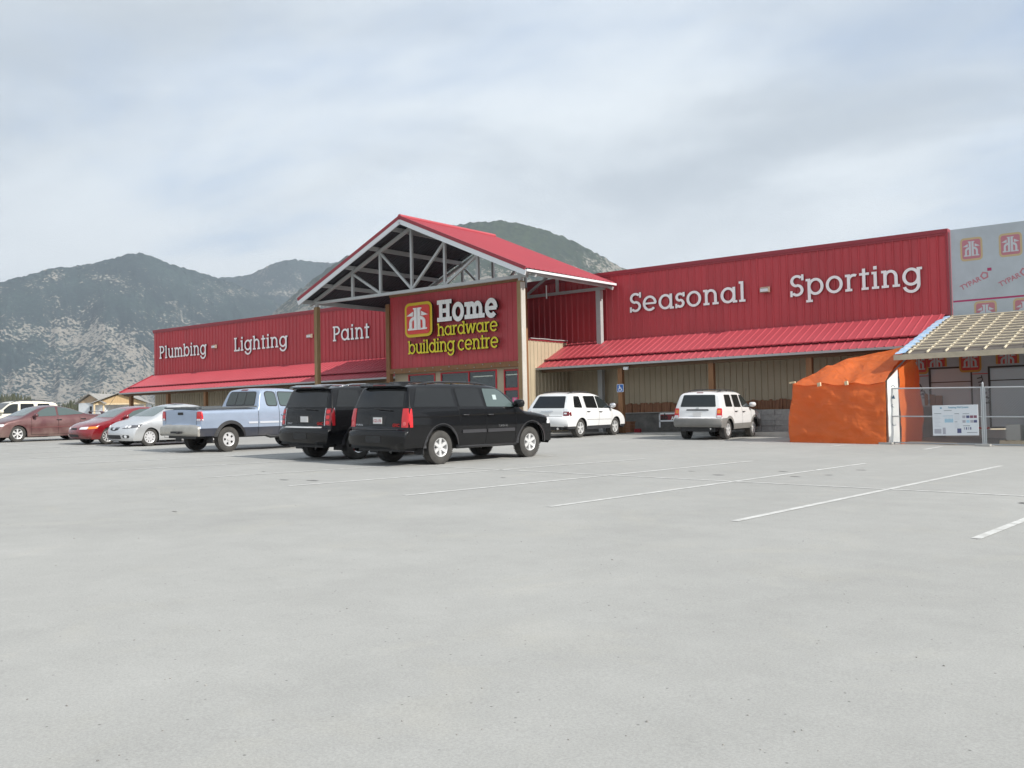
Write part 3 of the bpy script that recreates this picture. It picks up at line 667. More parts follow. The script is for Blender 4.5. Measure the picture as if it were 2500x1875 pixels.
# entrance panel with trim
b = MB(); ribs(b, Q(-32.6, 32.32, 2.42), Q(-24.98, 32.32, 2.42), Vector((0, 0, 3.33*K)), (0, -1, 0), pitch=.29, h=.014, wb=.05, wt=.02); QB(b, -32.6, 32.37, 2.42, -24.98, 32.45, 5.75); b.build('entrance_panel', RED_WALL, store)
b = MB(); QB(b, -32.6, 32.26, 5.72, -24.98, 32.47, 5.84); QB(b, -32.6, 32.24, 2.20, -24.98, 32.50, 2.42); b.build('panel_beam', WOOD, store)
b = MB()
for k in range(16):
    x, y, z = Q(-32.3+k*.48, 32.235, 2.31+(.05 if k % 2 else -.05)); b.tube([(x, y, z), (x, y-.03, z)], .022, 6)
b.build('beam_bolts', STEEL, store)
for x0, x1 in ((-32.82, -32.6), (-24.95, -24.74)):
    b = MB(); QB(b, x0, 32.22, -1.3, x1, 32.44, 5.42); b.build('panel_post', WOOD, store)
# gabled canopy
GF, GB = 29.25, 35.45; RX, RZ = -28.87, 8.50; ELX, ERX, EVZ = -35.40, -22.35, 5.66
can = empty('canopy', (0, 0, 0)); can.parent = store; tag(can, 'red gabled entrance canopy on steel trusses')
b = MB()
for ex in (ELX, ERX):
    d = Vector(Q(ex, GF, EVZ))-Vector(Q(RX, GF, RZ)); n = Vector((d.z, 0, -d.x)); n = n if n.z > 0 else -n
    ribs(b, Q(RX, GF, RZ), Q(RX, GB, RZ), d, n, pitch=.31, h=.03, wb=.08, wt=.03)
b.tube([Q(RX, GF-.02, RZ+.02), Q(RX, GB, RZ+.02)], .10, 8); b.build('canopy_roof', RED_ROOF, can)
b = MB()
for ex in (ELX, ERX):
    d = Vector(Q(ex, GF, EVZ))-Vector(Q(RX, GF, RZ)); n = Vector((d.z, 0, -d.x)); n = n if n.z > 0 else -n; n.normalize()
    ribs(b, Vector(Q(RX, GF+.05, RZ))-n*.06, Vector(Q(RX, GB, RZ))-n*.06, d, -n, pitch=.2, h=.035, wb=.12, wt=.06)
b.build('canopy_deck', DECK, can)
b = MB()
for ex in (ELX, ERX):
    for t in (.08, .30, .53, .76, .97):
        x = RX+(ex-RX)*t; z = RZ+(EVZ-RZ)*t-.20; QB(b, x-.035, GF+.08, z-.09, x+.035, GB, z+.09)
b.build('purlin', STEEL, can)
b = MB(); c = MB()
for ex in (ELX, ERX):
    for mb, dz, h_, y in ((b, -.02, .14, GF-.02), (c, -.19, .21, GF-.005)):
        mb.bar(Q(RX, y, RZ+dz), Q(ex, y, EVZ+dz), .05, h_*K, up=(0, 0, 1))
b.build('rake_trim', RED_TRIM, can); c.build('rake_fascia', WHITE_TRIM, can)
for ex, s in ((ELX, -1), (ERX, 1)):
    b = MB(); b.bar(Q(ex+s*.03, GF, EVZ-.10), Q(ex+s*.03, GB, EVZ-.06), .08, .09); b.build('eave_gutter', WHITE_TRIM, can)
def truss(y):
    b = MB(); w = .11
    lp, rp, cz = -34.86, -22.88, 5.48
    b.bar(Q(lp-.1, y, cz), Q(rp+.1, y, cz), .13, .13); top = lambda x: 8.14-abs(x-RX)*(8.14-5.64)/6.0
    for e in (lp, rp): b.bar(Q(RX, y, 8.14), Q(e+(-.5 if e < RX else .5), y, 5.64-.208), .12, .14)
    V = [RX+k*1.87 for k in (-2, -1, 0, 1, 2)]; V[0] = RX-3.62; V[4] = RX+3.62
    for x in V: b.bar(Q(x, y, cz+.05), Q(x, y, top(x)-.03), w, w)
    for xt, xb in ((V[1], V[2]), (V[0], V[1]), (V[3], V[2]), (V[4], V[3])): b.bar(Q(xt, y+.004, top(xt)-.06), Q(xb, y+.004, cz+.06), w*.92, w*.92)
    b.build('truss', STEEL, can)
truss(29.92); truss(35.3)
for x in (-34.9, -23.12):
    b = MB(); w_ = .10 if x < -30 else .085; d_ = .10 if x < -30 else .14; QB(b, x-w_, 29.92-d_, -1.3, x+w_, 29.92+d_, 5.30); p = b.build('canopy_post', WOOD_OLD, can)
    b = MB(); QB(b, x-.07, 29.86, 5.30, x+.07, 29.98, 5.70); b.build('post_cap', STEEL, p)
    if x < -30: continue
    b = MB(); QB(b, x+.087, 29.79, -1.0, x+.115, 30.05, 5.25); b.build('pale_side_layer', PALE, p)  # thin layer, paler than the post, over its right side
for x in (-34.8, -23.1):
    b = MB(); QB(b, x-.11, 35.24, -.75, x+.11, 35.45, 5.42); b.build('rear_post', STEEL, can)
b = MB(); b.tube([Q(-24.6, 33.6, 5.05), Q(-24.6, 33.6, 5.62)], .03, 8); b.build('conduit', WHITE_TRIM, can)
# sidewalk
b = MB(); P = []
for x0, x1 in ((-57.4, -33.0), (-24.9, -12.6)):
    for xa in np.arange(x0, x1, 3.0):
        xb = min(xa+2.98, x1); b.box(xa*K, 33.2*K, CAMZ-1.6, xb*K, 35.6*K, CAMZ-.655)
o = b.build('sidewalk', CONC); o['kind'] = 'structure'

# wall lamps
def wall_lamp(x, y, z, label, m=None, s=1.0):
    r = empty('wall_lamp', BP(x, y, z)); tag(r, label, 'lamp', 'lamps on the store front')
    b = MB(); b.box(-.06*s, -.05, -.06*s, .06*s, .08, .06*s); b.build('bracket', STEEL, r)
    b = MB(); w, h = .19*s, .12*s
    b.add([(-w, -.05, -h), (w, -.05, -h), (w, -.05, h), (-w, -.05, h), (-w*.95, -.20*s, -h*.9), (w*.95, -.20*s, -h*.9), (w*.95, -.20*s, h*.55), (-w*.95, -.20*s, h*.55)],
          [(0, 1, 2, 3), (4, 7, 6, 5), (0, 4, 5, 1), (1, 5, 6, 2), (2, 6, 7, 3), (3, 7, 4, 0)]); b.build('housing', m or M('lamp_bronze', (.34, .28, .22), .5, metal=.3), r, recalc=True)
    b = MB(); b.box(-w*.85, -.21*s, -h*.7, w*.85, -.202*s, h*.3); b.build('lens', LENS, r)
wall_lamp(-50.73, 35.6, 4.74, 'small bronze wall lamp on the red wall between Plumbing and Lighting')
wall_lamp(-42.04, 35.6, 4.78, 'small bronze wall lamp on the red wall between Lighting and Paint')
wall_lamp(-15.69, 35.6, 4.74, 'small bronze wall lamp on the red wall between Seasonal and Sporting')
wall_lamp(-20.62, 33.42, 1.93, 'small white lamp under the awning gutter beside the accessible parking sign', WHITE_TRIM, .6)

# accessible parking sign on the awning post
r = empty('parking_sign', BP(-20.96, 33.44, 1.155)); tag(r, 'small blue accessible parking sign with white wheelchair symbol on a timber awning post', 'sign')
BLUE_S = M('sign_blue', (.03, .13, .42), .4)
b = MB(); b.prism(rrect(-.165, -.165, .165, .165, .03), -.012, 0); b.build('sign_border', WHITE_SIGN, r, recalc=True)
b = MB(); b.prism(rrect(-.15, -.15, .15, .15, .025), -.018, -.012); b.build('sign_plate', BLUE_S, r, recalc=True)
b = MB(); B = [('a', -.03, .085, .026, .026, 0, 360, .026), ('p', [(-.045, -.02), (-.015, -.02), (-.012, .06), (-.042, .06)]), ('p', [(-.02, .015), (.05, .015), (.05, .035), (-.02, .035)]),
               ('p', [(-.04, -.035), (.06, -.035), (.06, -.012), (-.04, -.012)]), ('p', [(.045, -.03), (.085, -.11), (.108, -.10), (.068, -.02)]), ('a', -.01, -.055, .078, .078, 125, 355, .02)]
stroke_mesh(b, B, lambda x: x, lambda z: z, -.022, .004, eps=.0001); b.build('wheelchair_symbol', WHITE_SIGN, r, recalc=True)

# ------------------------------------------------------------------ unfinished extension on the right
ext = empty('building_extension', BP(-5, 38, -.8)); tag(ext, 'unfinished store extension in grey printed house wrap with bare roof battens', 'building')
ex_, ey_, ez_ = BP(-5, 38, -.8)
def XQ(x, y, z): return (x*K-ex_, y*K-ey_, z*K+CAMZ-ez_)
def XB(b, x0, y0, z0, x1, y1, z1, m=0): b.box(*XQ(x0, y0, z0), *XQ(x1, y1, z1), m)
WRAP = M('grey_house_wrap', (.47, .52, .555), .5, var=.10, vscale=1.2, bump=.35, bscale=2.2, spec=.4)
XE = 6.0; EX0 = -9.02
b = MB(); XB(b, EX0, WY, 3.1, XE, WY+.2, 6.14); b.build('upper_wrap', WRAP, ext)
WIN = [(-9.86, -8.46, -.62, 1.48), (-7.98, -6.58, -.62, 1.44), (-6.1, -4.7, -.62, 1.44)]
b = MB(); xs = [-11.0] + [v for w in WIN for v in w[:2]] + [XE]
for i in range(0, len(xs), 2): XB(b, xs[i], WY-.12, -.66, xs[i+1], WY-.02, 3.05)
for x0, x1, z0, z1 in WIN: XB(b, x0, WY-.12, z1, x1, WY-.02, 3.05)
b.build('lower_wrap', WRAP, ext)
b = MB(); XB(b, -11.0, WY-.14, -1.6, XE, WY-.005, -.66); b.build('foundation_wall', CONC, ext)
WINP = M('painted_reflection_glass', (.52, .60, .65), .06, spec=.4, coat=.25)  # pale base colour stands in for bright reflections in the panes
for x0, x1, z0, z1 in WIN:
    b = MB(); t = .06
    XB(b, x0, WY-.10, z0, x0+t, WY, z1); XB(b, x1-t, WY-.10, z0, x1, WY, z1); XB(b, x0+t, WY-.10, z1-t, x1-t, WY, z1); XB(b, x0+t, WY-.10, z0, x1-t, WY, z0+t); XB(b, x0+t, WY-.095, .95, x1-t, WY-.005, .98)
    o = b.build('window', M('dark_window_frame', (.05, .045, .045), .5), ext); b = MB(); XB(b, x0+t*.8, WY-.06, z0+t*.8, x1-t*.8, WY-.045, z1-t*.8); b.build('pane', WINP, o)
PINK = M('printed_pink', (.50, .20, .24), .55); PINK_Y = M('printed_yellow', (.55, .43, .24), .55); WRAP_L = M('printed_wrap_light', (.55, .59, .62), .55); PBLK = M('printed_black', (.06, .06, .065), .55); MAG = M('printed_magenta_line', (.42, .04, .13), .5)
PRED = M('printed_red', (.62, .07, .05), .5)
logo = empty('printed_emblem', (0, 0, 0)); logo.parent = ext
def xemb(x0, z0, w, h, y, m, clip=None):
    X, Y, Z = XQ(x0, y, z0)
    if clip is not None: clip = (1, XQ(0, 0, clip[0])[2], clip[1])
    emblem(X, Z, w*K, h*K, Y, .002, m, logo, clip=clip)
for x in (-8.72, -7.52, -6.32, -5.12, -3.9): xemb(x, 5.02, .70, .78, WY, [PINK_Y, PINK, WRAP_L])
for x in (-9.40, -8.35, -7.16, -5.96, -4.76): 
    if x > -9.1: xemb(x, 2.85, .70, .78, WY, [PINK_Y, PINK, WRAP_L], clip=(3.24, True))
for x in (-10.55, -9.95, -8.86, -7.72, -6.55): xemb(x, 1.27, .70, .78, WY-.12, [M('printed_orange', (.60, .30, .05), .5), PRED, WRAP_L], clip=(1.50 if -10.2 < x < -9.0 or -8.2 < x < -7.3 else 1.2, True))
b = MB(); XB(b, EX0+.02, WY-.003, 3.66, XE, WY-.001, 3.72); b.build('printed_line', MAG, ext)
for x0, x1 in ((-10.9, -9.86), (-8.46, -7.98), (-6.58, -6.1)):
    for z0, z1 in ((1.19, 1.22), (-.64, -.57)): b = MB(); XB(b, x0, WY-.124, z0, x1, WY-.121, z1); b.build('printed_line', PRED, ext)
def wall_text(body, x, z, size, ang, y, m, ring=True):
    v, f = text_mesh(body, size, .028*size); X, Y, Z = XQ(x, y, z); ca, sa = math.cos(math.radians(ang)), math.sin(math.radians(ang)); b = MB()
    b.add([(X+p[0]*ca-p[1]*sa, Y-.003, Z+p[0]*sa+p[1]*ca) for p in v], f)
    w = max(p[0] for p in v)
    if ring:
        cx, cz = w+size*.62, size*.42; n = 5
        for k in range(n):
            def pt(a, r): px, pz = cx+r*math.cos(a), cz+r*math.sin(a); return (X+px*ca-pz*sa, Y-.003, Z+px*sa+pz*ca)
            a0, a1 = 2*math.pi*k/n+.3, 2*math.pi*(k+1)/n+.3; b.add([pt(a0, size*.62), pt(a1, size*.62), pt(a1, size*.36), pt(a0, size*.36)], [(0, 1, 2, 3)])
    b.build('printed_text', m, ext)
for x in (-8.72, -7.52, -6.3, -5.1): wall_text('TYPAR', x, 4.05, .24, 24, WY, PINK)
b = MB(); XB(b, -7.90, WY-.004, 4.62, -7.77, WY-.002, 4.72); b.build('printed_text', MAG, ext)
wall_text('TYPAR', -10.30, .86, .27, -62, WY-.12, PBLK); wall_text('TYPAR', -10.22, -.55, .26, 62, WY-.12, PBLK, False); wall_text('TYPAR', -8.32, 1.12, .24, -78, WY-.12, PBLK)
# roof frame
ROOFL = M('pale_roof_batten', (.72, .63, .47), .7, var=.1, vscale=4)
RY0, RZ0, RY1, RZ1 = WY-.06, 3.16, 30.45, 1.70
sl = Vector(XQ(0, RY1, RZ1))-Vector(XQ(0, RY0, RZ0)); nr = Vector((0, sl.z, -sl.y)); nr = nr if nr.z > 0 else -nr; nr.normalize()
def RP(x, t, h=0): return Vector(XQ(x, RY0, RZ0))+sl*t+nr*h
b = MB(); b.grid([[RP(-9.2, .0), RP(XE, .0)], [RP(-9.2, 1.0), RP(XE, 1.0)]], flip=True); b.grid([[RP(-9.2, 0, -.02), RP(XE, 0, -.02)], [RP(-9.2, 1, -.02), RP(XE, 1, -.02)]]); o = b.build('roof_sheathing', PLY, ext)
x = -9.02; k = 0
while x < 1.5:
    b = MB(); b.bar(RP(x, .0, .022), RP(x, .985, .022), .045, .04, up=nr); b.build('rafter_batten', ROOFL, o); x += .525
for k in range(13):
    b = MB(); t = .035+k*.0735; b.bar(RP(-9.12 if k else -9.0, t, .062), RP(1.6, t, .062), .05, .034, up=nr); b.build('roof_batten', ROOFL, o)
b = MB(); rows = []
for i in range(40):
    t = i/39; rows.append([RP(-9.40, t, .03+.012*math.sin(i*1.7)), RP(-9.27, t, .05+.02*math.sin(i*1.9)), RP(-9.10+.03*math.sin(i*2.3), t, .045+.02*math.sin(i*2.6+1))])
b.grid(rows, flip=True); b.build('blue_underlay', M('blue_underlay', (.22, .46, .76), .4, var2=(.62, .70, .76), vscale=5), o, smooth_=True)
b = MB(); XB(b, -9.42, RY1-.05, RZ1-.16, XE, RY1+.01, RZ1+.0); b.build('fascia_board', M('dusty_fascia', (.50, .43, .32), .8, var=.15, vscale=3), o)
b = MB()
for x in (-9.0, -4.0, 1.0): XB(b, x-.07, RY1+.1, -1.2, x+.07, RY1+.24, RZ1-.1)
# ------------------------------------------------------------------ chain-link fence
fy = 29.9; F0 = BP(-9.5, fy, 0); f0z = gz(F0[0], F0[1])+.03; FX0, FX1, FXM = -9.5*K, -1.0*K, -6.86*K; FYY = fy*K
fn = empty('chain_link_fence', (FXM, FYY, gz(FXM, FYY))); tag(fn, 'galvanised chain link fence panels standing before the unfinished extension', 'fence')
GALV = M('galvanised_pipe', (.50, .52, .53), .4, metal=.4)
H = 1.72; fz = lambda x: gz(x, FYY)
def fl(x, h, dy=0): return (x-FXM, dy, fz(x)+h-gz(FXM, FYY))
for x0, x1 in ((FX0, FXM-.05), (FXM+.05, FXM+2.95), (FXM+3.05, FX1)):
    b = MB()
    for h in (.05, .86, H): b.tube([fl(x0, h), fl(x1, h)], .021, 8)
    for x in (x0, x1): b.tube([fl(x, 0), fl(x, H+.02)], .021, 8)
    b.build('panel_frame', GALV, fn)
    b = MB(); n = int((x1-x0+H)/.078)
    for s in (1, -1):
        for k in range(n):
            c = x0-H+k*.078 if s > 0 else x0+k*.078
            pts = []
            for hh in (0, H): pts.append((c+(hh if s > 0 else -hh), hh))
            (xa, ha), (xb, hb) = pts
            def cl(x, t): return x
            t0, t1 = 0., 1.
            dx = xb-xa
            ts = sorted(((x0-xa)/dx, (x1-xa)/dx)); t0 = max(t0, ts[0]); t1 = min(t1, ts[1])
            if t1-t0 < .02: continue
            A = fl(xa+dx*t0, .05+(H-.05)*t0, .004*s); Bp = fl(xa+dx*t1, .05+(H-.05)*t1, .004*s); b.tube([A, Bp], .0032, 3, caps=False)
    b.build('wire_mesh', GALV, fn)
b = MB(); b.tube([fl(FXM, -.1), fl(FXM, H+.12)], .03, 10); b.tube([fl(FXM, H+.12), fl(FXM, H+.16)], [.034, .01], 10); b.build('post', GALV, fn)
b = MB(); 
for x in (FX0, FXM, FXM+3): b.box(x-FXM-.2, -.3, fz(x)-gz(FXM, FYY), x-FXM+.2, .3, fz(x)-gz(FXM, FYY)+.06)
b.build('foot', CONC, fn)
# information board wired to the fence
bx0, bx1, bz0, bz1 = -8.21*K, -6.99*K, -.71*K+CAMZ, .155*K+CAMZ
bd = empty('information_board', ((bx0+bx1)/2, FYY-.05, bz0)); tag(bd, 'white information board with small pictures and a blue table hung on the chain link fence', 'sign')
w2 = (bx1-bx0)/2; hh = bz1-bz0
b = MB(); b.box(-w2, -.02, 0, w2, 0.012, hh); b.build('board', M('board_white', (.74, .77, .80), .4), bd)
def rc(u0, v0, u1, v1, name, m, y=-.023):                    # v measured from the top
    b = MB(); b.box(-w2+u0*2*w2, y, hh-v1*hh, -w2+u1*2*w2, -.0205, hh-v0*hh); return b.build(name, m, bd)
INK = M('board_ink', (.20, .22, .25), .6); INKB = M('board_blue', (.18, .38, .50), .6); GREYP = M('board_picture_grey', (.42, .42, .47), .6); NAVY = M('board_picture_navy', (.10, .11, .22), .6); MAR = M('board_picture_maroon', (.25, .10, .14), .6); LBL = M('board_table_blue', (.42, .62, .74), .6)
rc(.27, .455, .46, .57, 'table', LBL); rc(.23, .35, .46, .36, 'table_line', INKB)
for k in range(6): rc(.285+k*.031, .40, .288+k*.031, .57, 'table_line', INKB, -.0245)
for i, (u, v, m) in enumerate([(.66, .35, GREYP), (.745, .35, NAVY), (.825, .35, MAR), (.905, .35, MAR), (.66, .50, GREYP), (.745, .50, LBL), (.83, .50, GREYP), (.905, .50, NAVY)]): rc(u, v, u+.068, v+.085, 'picture', m)
rc(.035, .78, .19, .93, 'picture', GREYP); rc(.22, .74, .285, .95, 'picture', GREYP); rc(.54, .77, .63, .92, 'picture', NAVY)
for k in range(4): rc(.685+k*.045, .73, .71+k*.045, .81, 'picture', NAVY if k % 2 else GREYP)
for u0, u1, v in ((.04, .2, .265), (.49, .59, .275), (.67, .81, .285), (.49, .55, .545), (.67, .82, .675), (.26, .43, .17), (.75, .97, .895)): rc(u0, v, u1, v+.016, 'print_line', INK)
for k in range(9): rc(.04, .34+k*.045, .04+.10+.04*((k*7) % 3)/2, .345+k*.045, 'print_line', GREYP)
for k in range(5): rc(.49, .32+k*.04, .60, .324+k*.04, 'print_line', GREYP); rc(.49, .60+k*.035, .59, .603+k*.035, 'print_line', GREYP)
v, f = text_mesh('Retaining Wall Systems', .075, .002); wd = max(p[0] for p in v); b = MB(); b.add([(-w2+.36*2*w2+p[0]*(.44*2*w2/wd), -.0235, hh*.895+p[1]*1.0) for p in v], f); b.build('title', INKB, bd)
rc(.175, .065, .215, .115, 'emblem', INKB)

# ------------------------------------------------------------------ orange tarp shelter
ts = empty('tarp_shelter', (-11.4*K, 31.2*K, gz(-11.4*K, 31.2*K))); tag(ts, 'orange tarpaulin shelter with wooden battens under the end of the red awning', 'shelter')
tx, ty, tz = ts.location
TARP = M('orange_tarp', (.88, .21, .05), .36, var=.10, vscale=1.2)
nt = TARP.node_tree; N_ = nt.nodes; L_ = nt.links; P_ = N_['Principled BSDF']; tc_ = N_.new('ShaderNodeTexCoord'); hs = []
for sc_, st_, ds_ in ((.9, (1, 1, .6), 1.2), (2.1, (1, 1, .8), .8), (1.3, (.4, .4, 1.6), .6)):
    mp_ = N_.new('ShaderNodeMapping'); mp_.inputs['Scale'].default_value = st_; mp_.inputs['Location'].default_value = (sc_*7, 3, sc_); L_.new(tc_.outputs['Object'], mp_.inputs[0])
    n_ = N_.new('ShaderNodeTexNoise'); n_.inputs['Scale'].default_value = sc_; n_.inputs['Detail'].default_value = 3; n_.inputs['Distortion'].default_value = ds_; L_.new(mp_.outputs[0], n_.inputs['Vector'])
    a_ = N_.new('ShaderNodeMath'); a_.operation = 'SUBTRACT'; L_.new(n_.outputs['Fac'], a_.inputs[0]); a_.inputs[1].default_value = .5
    b_ = N_.new('ShaderNodeMath'); b_.operation = 'ABSOLUTE'; L_.new(a_.outputs[0], b_.inputs[0]); hs.append(b_.outputs[0])
a_ = N_.new('ShaderNodeMath'); a_.operation = 'ADD'; L_.new(hs[0], a_.inputs[0]); L_.new(hs[1], a_.inputs[1]); b_ = N_.new('ShaderNodeMath'); b_.operation = 'ADD'; L_.new(a_.outputs[0], b_.inputs[0]); L_.new(hs[2], b_.inputs[1])
bp_ = N_.new('ShaderNodeBump'); bp_.inputs['Strength'].default_value = .9; bp_.inputs['Distance'].default_value = .10; L_.new(b_.outputs[0], bp_.inputs['Height']); L_.new(bp_.outputs[0], P_.inputs['Normal'])
tl = nt.nodes.new('ShaderNodeBsdfTranslucent'); tl.inputs[0].default_value = (.95, .25, .05, 1); ms = nt.nodes.new('ShaderNodeMixShader'); ms.inputs[0].default_value = .45
nt.links.new(nt.nodes['Principled BSDF'].outputs[0], ms.inputs[1]); nt.links.new(tl.outputs[0], ms.inputs[2]); nt.links.new(ms.outputs[0], nt.nodes['Material Output'].inputs[0])
def TQ(p): return (p[0]*K-tx, p[1]*K-ty, p[2]*K+CAMZ-tz)
def wrinkle(x, y, s=1.0):
    return s*((fbm(np.array([x*1.1]), np.array([y*.5]), 4, 3)[0]-.5)*.30 + abs(fbm(np.array([x*1.9+y*1.6]), np.array([y*1.2-x*.5]), 3, 8)[0]-.5)*.34 + abs(vnoise(np.array([x*2.6-y*2.0]), np.array([y*.7+x*.4]), 5)[0]-.5)*.09)
def tgrid(c00, c10, c11, c01, nu, nv, disp, bulge=0.0):
    c00, c10, c11, c01 = map(Vector, (c00, c10, c11, c01)); n = ((c10-c00).cross(c01-c00)).normalized(); P = []
    for j in range(nv+1):
        r = []
        for i in range(nu+1):
            u, v = i/nu, j/nv; p = (c00*(1-u)+c10*u)*(1-v)+(c01*(1-u)+c11*u)*v
            e = min(1, 6*min(u, 1-u, v, 1-v)+.12)
            r.append(TQ(p+n*(e*wrinkle(p.x*1.0+p.y, p.z*1.2+p.y*.4, disp)+bulge*math.sin(math.pi*u)*math.sin(math.pi*v))))
        P.append(r)
    return P
def path_grid(cols, nv, disp):                               # cols: list of (bottom, top) points
    P = []
    for j in range(nv+1):
        r = []
        for i, (a, c) in enumerate(cols):
            v = j/nv; p = Vector(a)*(1-v)+Vector(c)*v; e = min(1, 5*min(v, 1-v)+.25)
            w = wrinkle(p.x+.6*p.y, p.z*1.3, disp)*e; k = max(0, (i/(len(cols)-1)-.55)/.45)
            r.append(TQ(p+Vector((.25*w-.20*k*math.sin(math.pi*min(1, v*1.25)), -w, 0))))
        P.append(r)
    return P
def lerp(a, b, t): return tuple(a[i]*(1-t)+b[i]*t for i in range(3))
gzz = lambda x, y: (gz(x*K, y*K)-CAMZ)/K+.0
b = MB()
foot = []; top = []
topz = lambda q: .885+.04*q-.075*abs(math.sin(q*math.pi*3.0))**1.4
for i in range(34):                                          # front wall, then wrapping round the left end
    t = i/33
    if t < .70: q = t/.70; x = -9.47-2.81*q; y = 29.7; zt = topz(q)
    else: q = (t-.70)/.30; a = q*math.pi/2; x = -12.28-.36*math.sin(a); y = 29.7+.5*(1-math.cos(a))+1.6*q*q; zt = .92+.1*q
    foot.append((x-.06*(t > .65), y-.05, gzz(x, y)-.02)); top.append((x+(.10 if t > .75 else 0), y+.05, zt))
b.grid(path_grid(list(zip(foot, top)), 26, .9))
ridge = [(-9.50, 33.22, 2.12), (-10.09, 33.2, 2.07), (-10.37, 32.8, 1.98), (-10.97, 31.8, 1.77), (-11.5, 30.75, 1.44), (-12.22, 29.95, .99)]
def along(path, t):
    f = t*(len(path)-1); i = min(int(f), len(path)-2); return lerp(path[i], path[i+1], f-i)
P = []
for j in range(17):
    v = j/16; r = []
    for i in range(25):
        u = i/24; fr = lerp((-9.47, 29.72, .885), (-12.28, 29.75, .925), u); bk = along(ridge, u); p = Vector(lerp(fr, bk, v)); p.z += (topz(u)-.885-.04*u)*(1-v)**2; p.y -= .03*(1-v)**8
        p.z += .16*math.sin(math.pi*v)*(1-u)+wrinkle(p.x*1.2, p.y*1.2, .8)*min(1, 5*min(v, 1-v)+.2); r.append(TQ(p))
    P.append(r)
b.grid(P)
P = []                                                       # left slope behind the ridge
for j in range(9):
    v = j/8; P.append([TQ(Vector(lerp(along(ridge, i/14), (-12.5+.1*i/14, 33.2-3.0*i/14, -.7), v))) for i in range(15)])
b.grid(P)
o = b.build('tarp', TARP, ts, smooth_=True); 
b = MB(); P = []                                             # right end, half open
for j in range(15):
    v = j/14; r = []
    for i in range(11):
        u = i/10; y = 30.05+2.0*u; x = -9.17+.12*math.sin(u*2.2)-.12*u; zt = 1.25+.36*math.sin(min(1, u*1.2)*math.pi/2)-.9*max(0, u-.55)**1.5
        p = Vector((x, y, (gzz(x, y)-.0)*(1-v)+zt*v)); w = wrinkle(p.y*1.6, p.z*1.1, .9)*min(1, 4*min(v, 1-v)+.2); r.append(TQ(p+Vector((w, 0, 0))))
    P.append(r)
b.grid(P); b.grid([[TQ((-9.45, 30.0, 1.0)), TQ((-9.2, 30.05, 1.3))], [TQ((-9.5, 33.0, 2.0)), TQ((-9.28, 32.2, 1.55))]]); b.build('end_flap', TARP, ts, smooth_=True)
b = MB(); P = []
for j in range(13):
    v = j/12; xr = -9.205; zt = .90+.33*1; 
    P.append([TQ((-9.445+(xr+9.445)*u+.0, 29.80+.25*u+.015*math.sin(j*1.7+u*3), (gzz(-9.4, 29.8)+.01)*(1-v)+(.93+.32*u)*v)) for u in (0, .35, .7, 1)])
b.grid(P, flip=False); wp = b.build('foil_panel', M('white_wrap_panel', (.74, .75, .74), .5, var=.05, vscale=4, bump=.6, bscale=7), ts, smooth_=True)
BLP = M('wrap_panel_print', (.06, .13, .20), .6); b = MB()
for z, k in ((.72, 0), (.42, 1), (.18, 2), (-.36, 3)):
    x, y, zz = TQ((-9.30, 29.885, z)); s = .06
    if k == 1: b.add([(x-s, y-.02, zz-s*.5), (x+s, y-.02, zz-s*.8), (x+s*.2, y-.02, zz+s*1.4)], [(0, 1, 2)])
    else:
        for a in range(5): a0, a1 = a*.6+k, a*.6+.6+k; b.add([(x+s*math.cos(a0), y-.02, zz+s*math.sin(a0)), (x+s*math.cos(a1), y-.02, zz+s*math.sin(a1)), (x+s*.7*math.cos(a1), y-.02, zz+s*.7*math.sin(a1)), (x+s*.7*math.cos(a0), y-.02, zz+s*.7*math.sin(a0))], [(0, 1, 2, 3)])
b.build('panel_print', BLP, wp)
for x, z, dx in ((-12.27, .965, .10), (-11.42, .87, .055), (-10.58, .88, .05)):
    b = MB(); b.bar(TQ((x-dx, 29.62, z)), TQ((x+dx, 29.58, z+.015)), .05, .055 if dx > .08 else .12); b.build('batten', LUMBER, ts)

# ------------------------------------------------------------------ goods along the store front
def pallet(name, x, y, label, wood=LUMBER):
    z = gz(x, y); r = empty(name, (x, y, z)); tag(r, label, 'pallet')
    for yy in (-.5, 0, .5):
        b = MB(); b.box(-.6, yy-.05, 0, .6, yy+.05, .11); b.build('runner', wood, r)
    for k in range(6):
        b = MB(); b.box(-.6+k*.215, -.55, .112, -.6+k*.215+.12, .55, .135); b.build('deck_board', wood, r)
    return z
px, py = -6.12*K, 31.4*K; z = pallet('pallet', px, py, 'pale wooden pallet on the ground behind the chain link fence')
SACK = M('grey_carton', (.42, .41, .38), .8, var=.1)
for k, (dx, lab) in enumerate(((-.28, 'grey wrapped block standing on the pallet behind the fence, nearer the tarp'), (.26, 'grey wrapped block standing on the pallet behind the fence, farther from the tarp'))):
    b = MB(); b.box(px+dx-.20, py-.25, z+.136, px+dx+.20, py+.25, z+.60); b.box(px+dx-.21, py-.06, z+.137, px+dx+.21, py+.06, z+.605); tag(b.build('wrapped_block', SACK), lab, 'block', 'wrapped blocks on the pallet')
b = MB(); b.bar((-9.15*K, 30.6*K, gz(-9.15*K, 30.6*K)+.05), (-7.7*K, 30.3*K, gz(-7.7*K, 30.3*K)+.03), .14, .05); tag(b.build('plank', LUMBER), 'long loose timber plank lying on the ground behind the fence', 'plank')
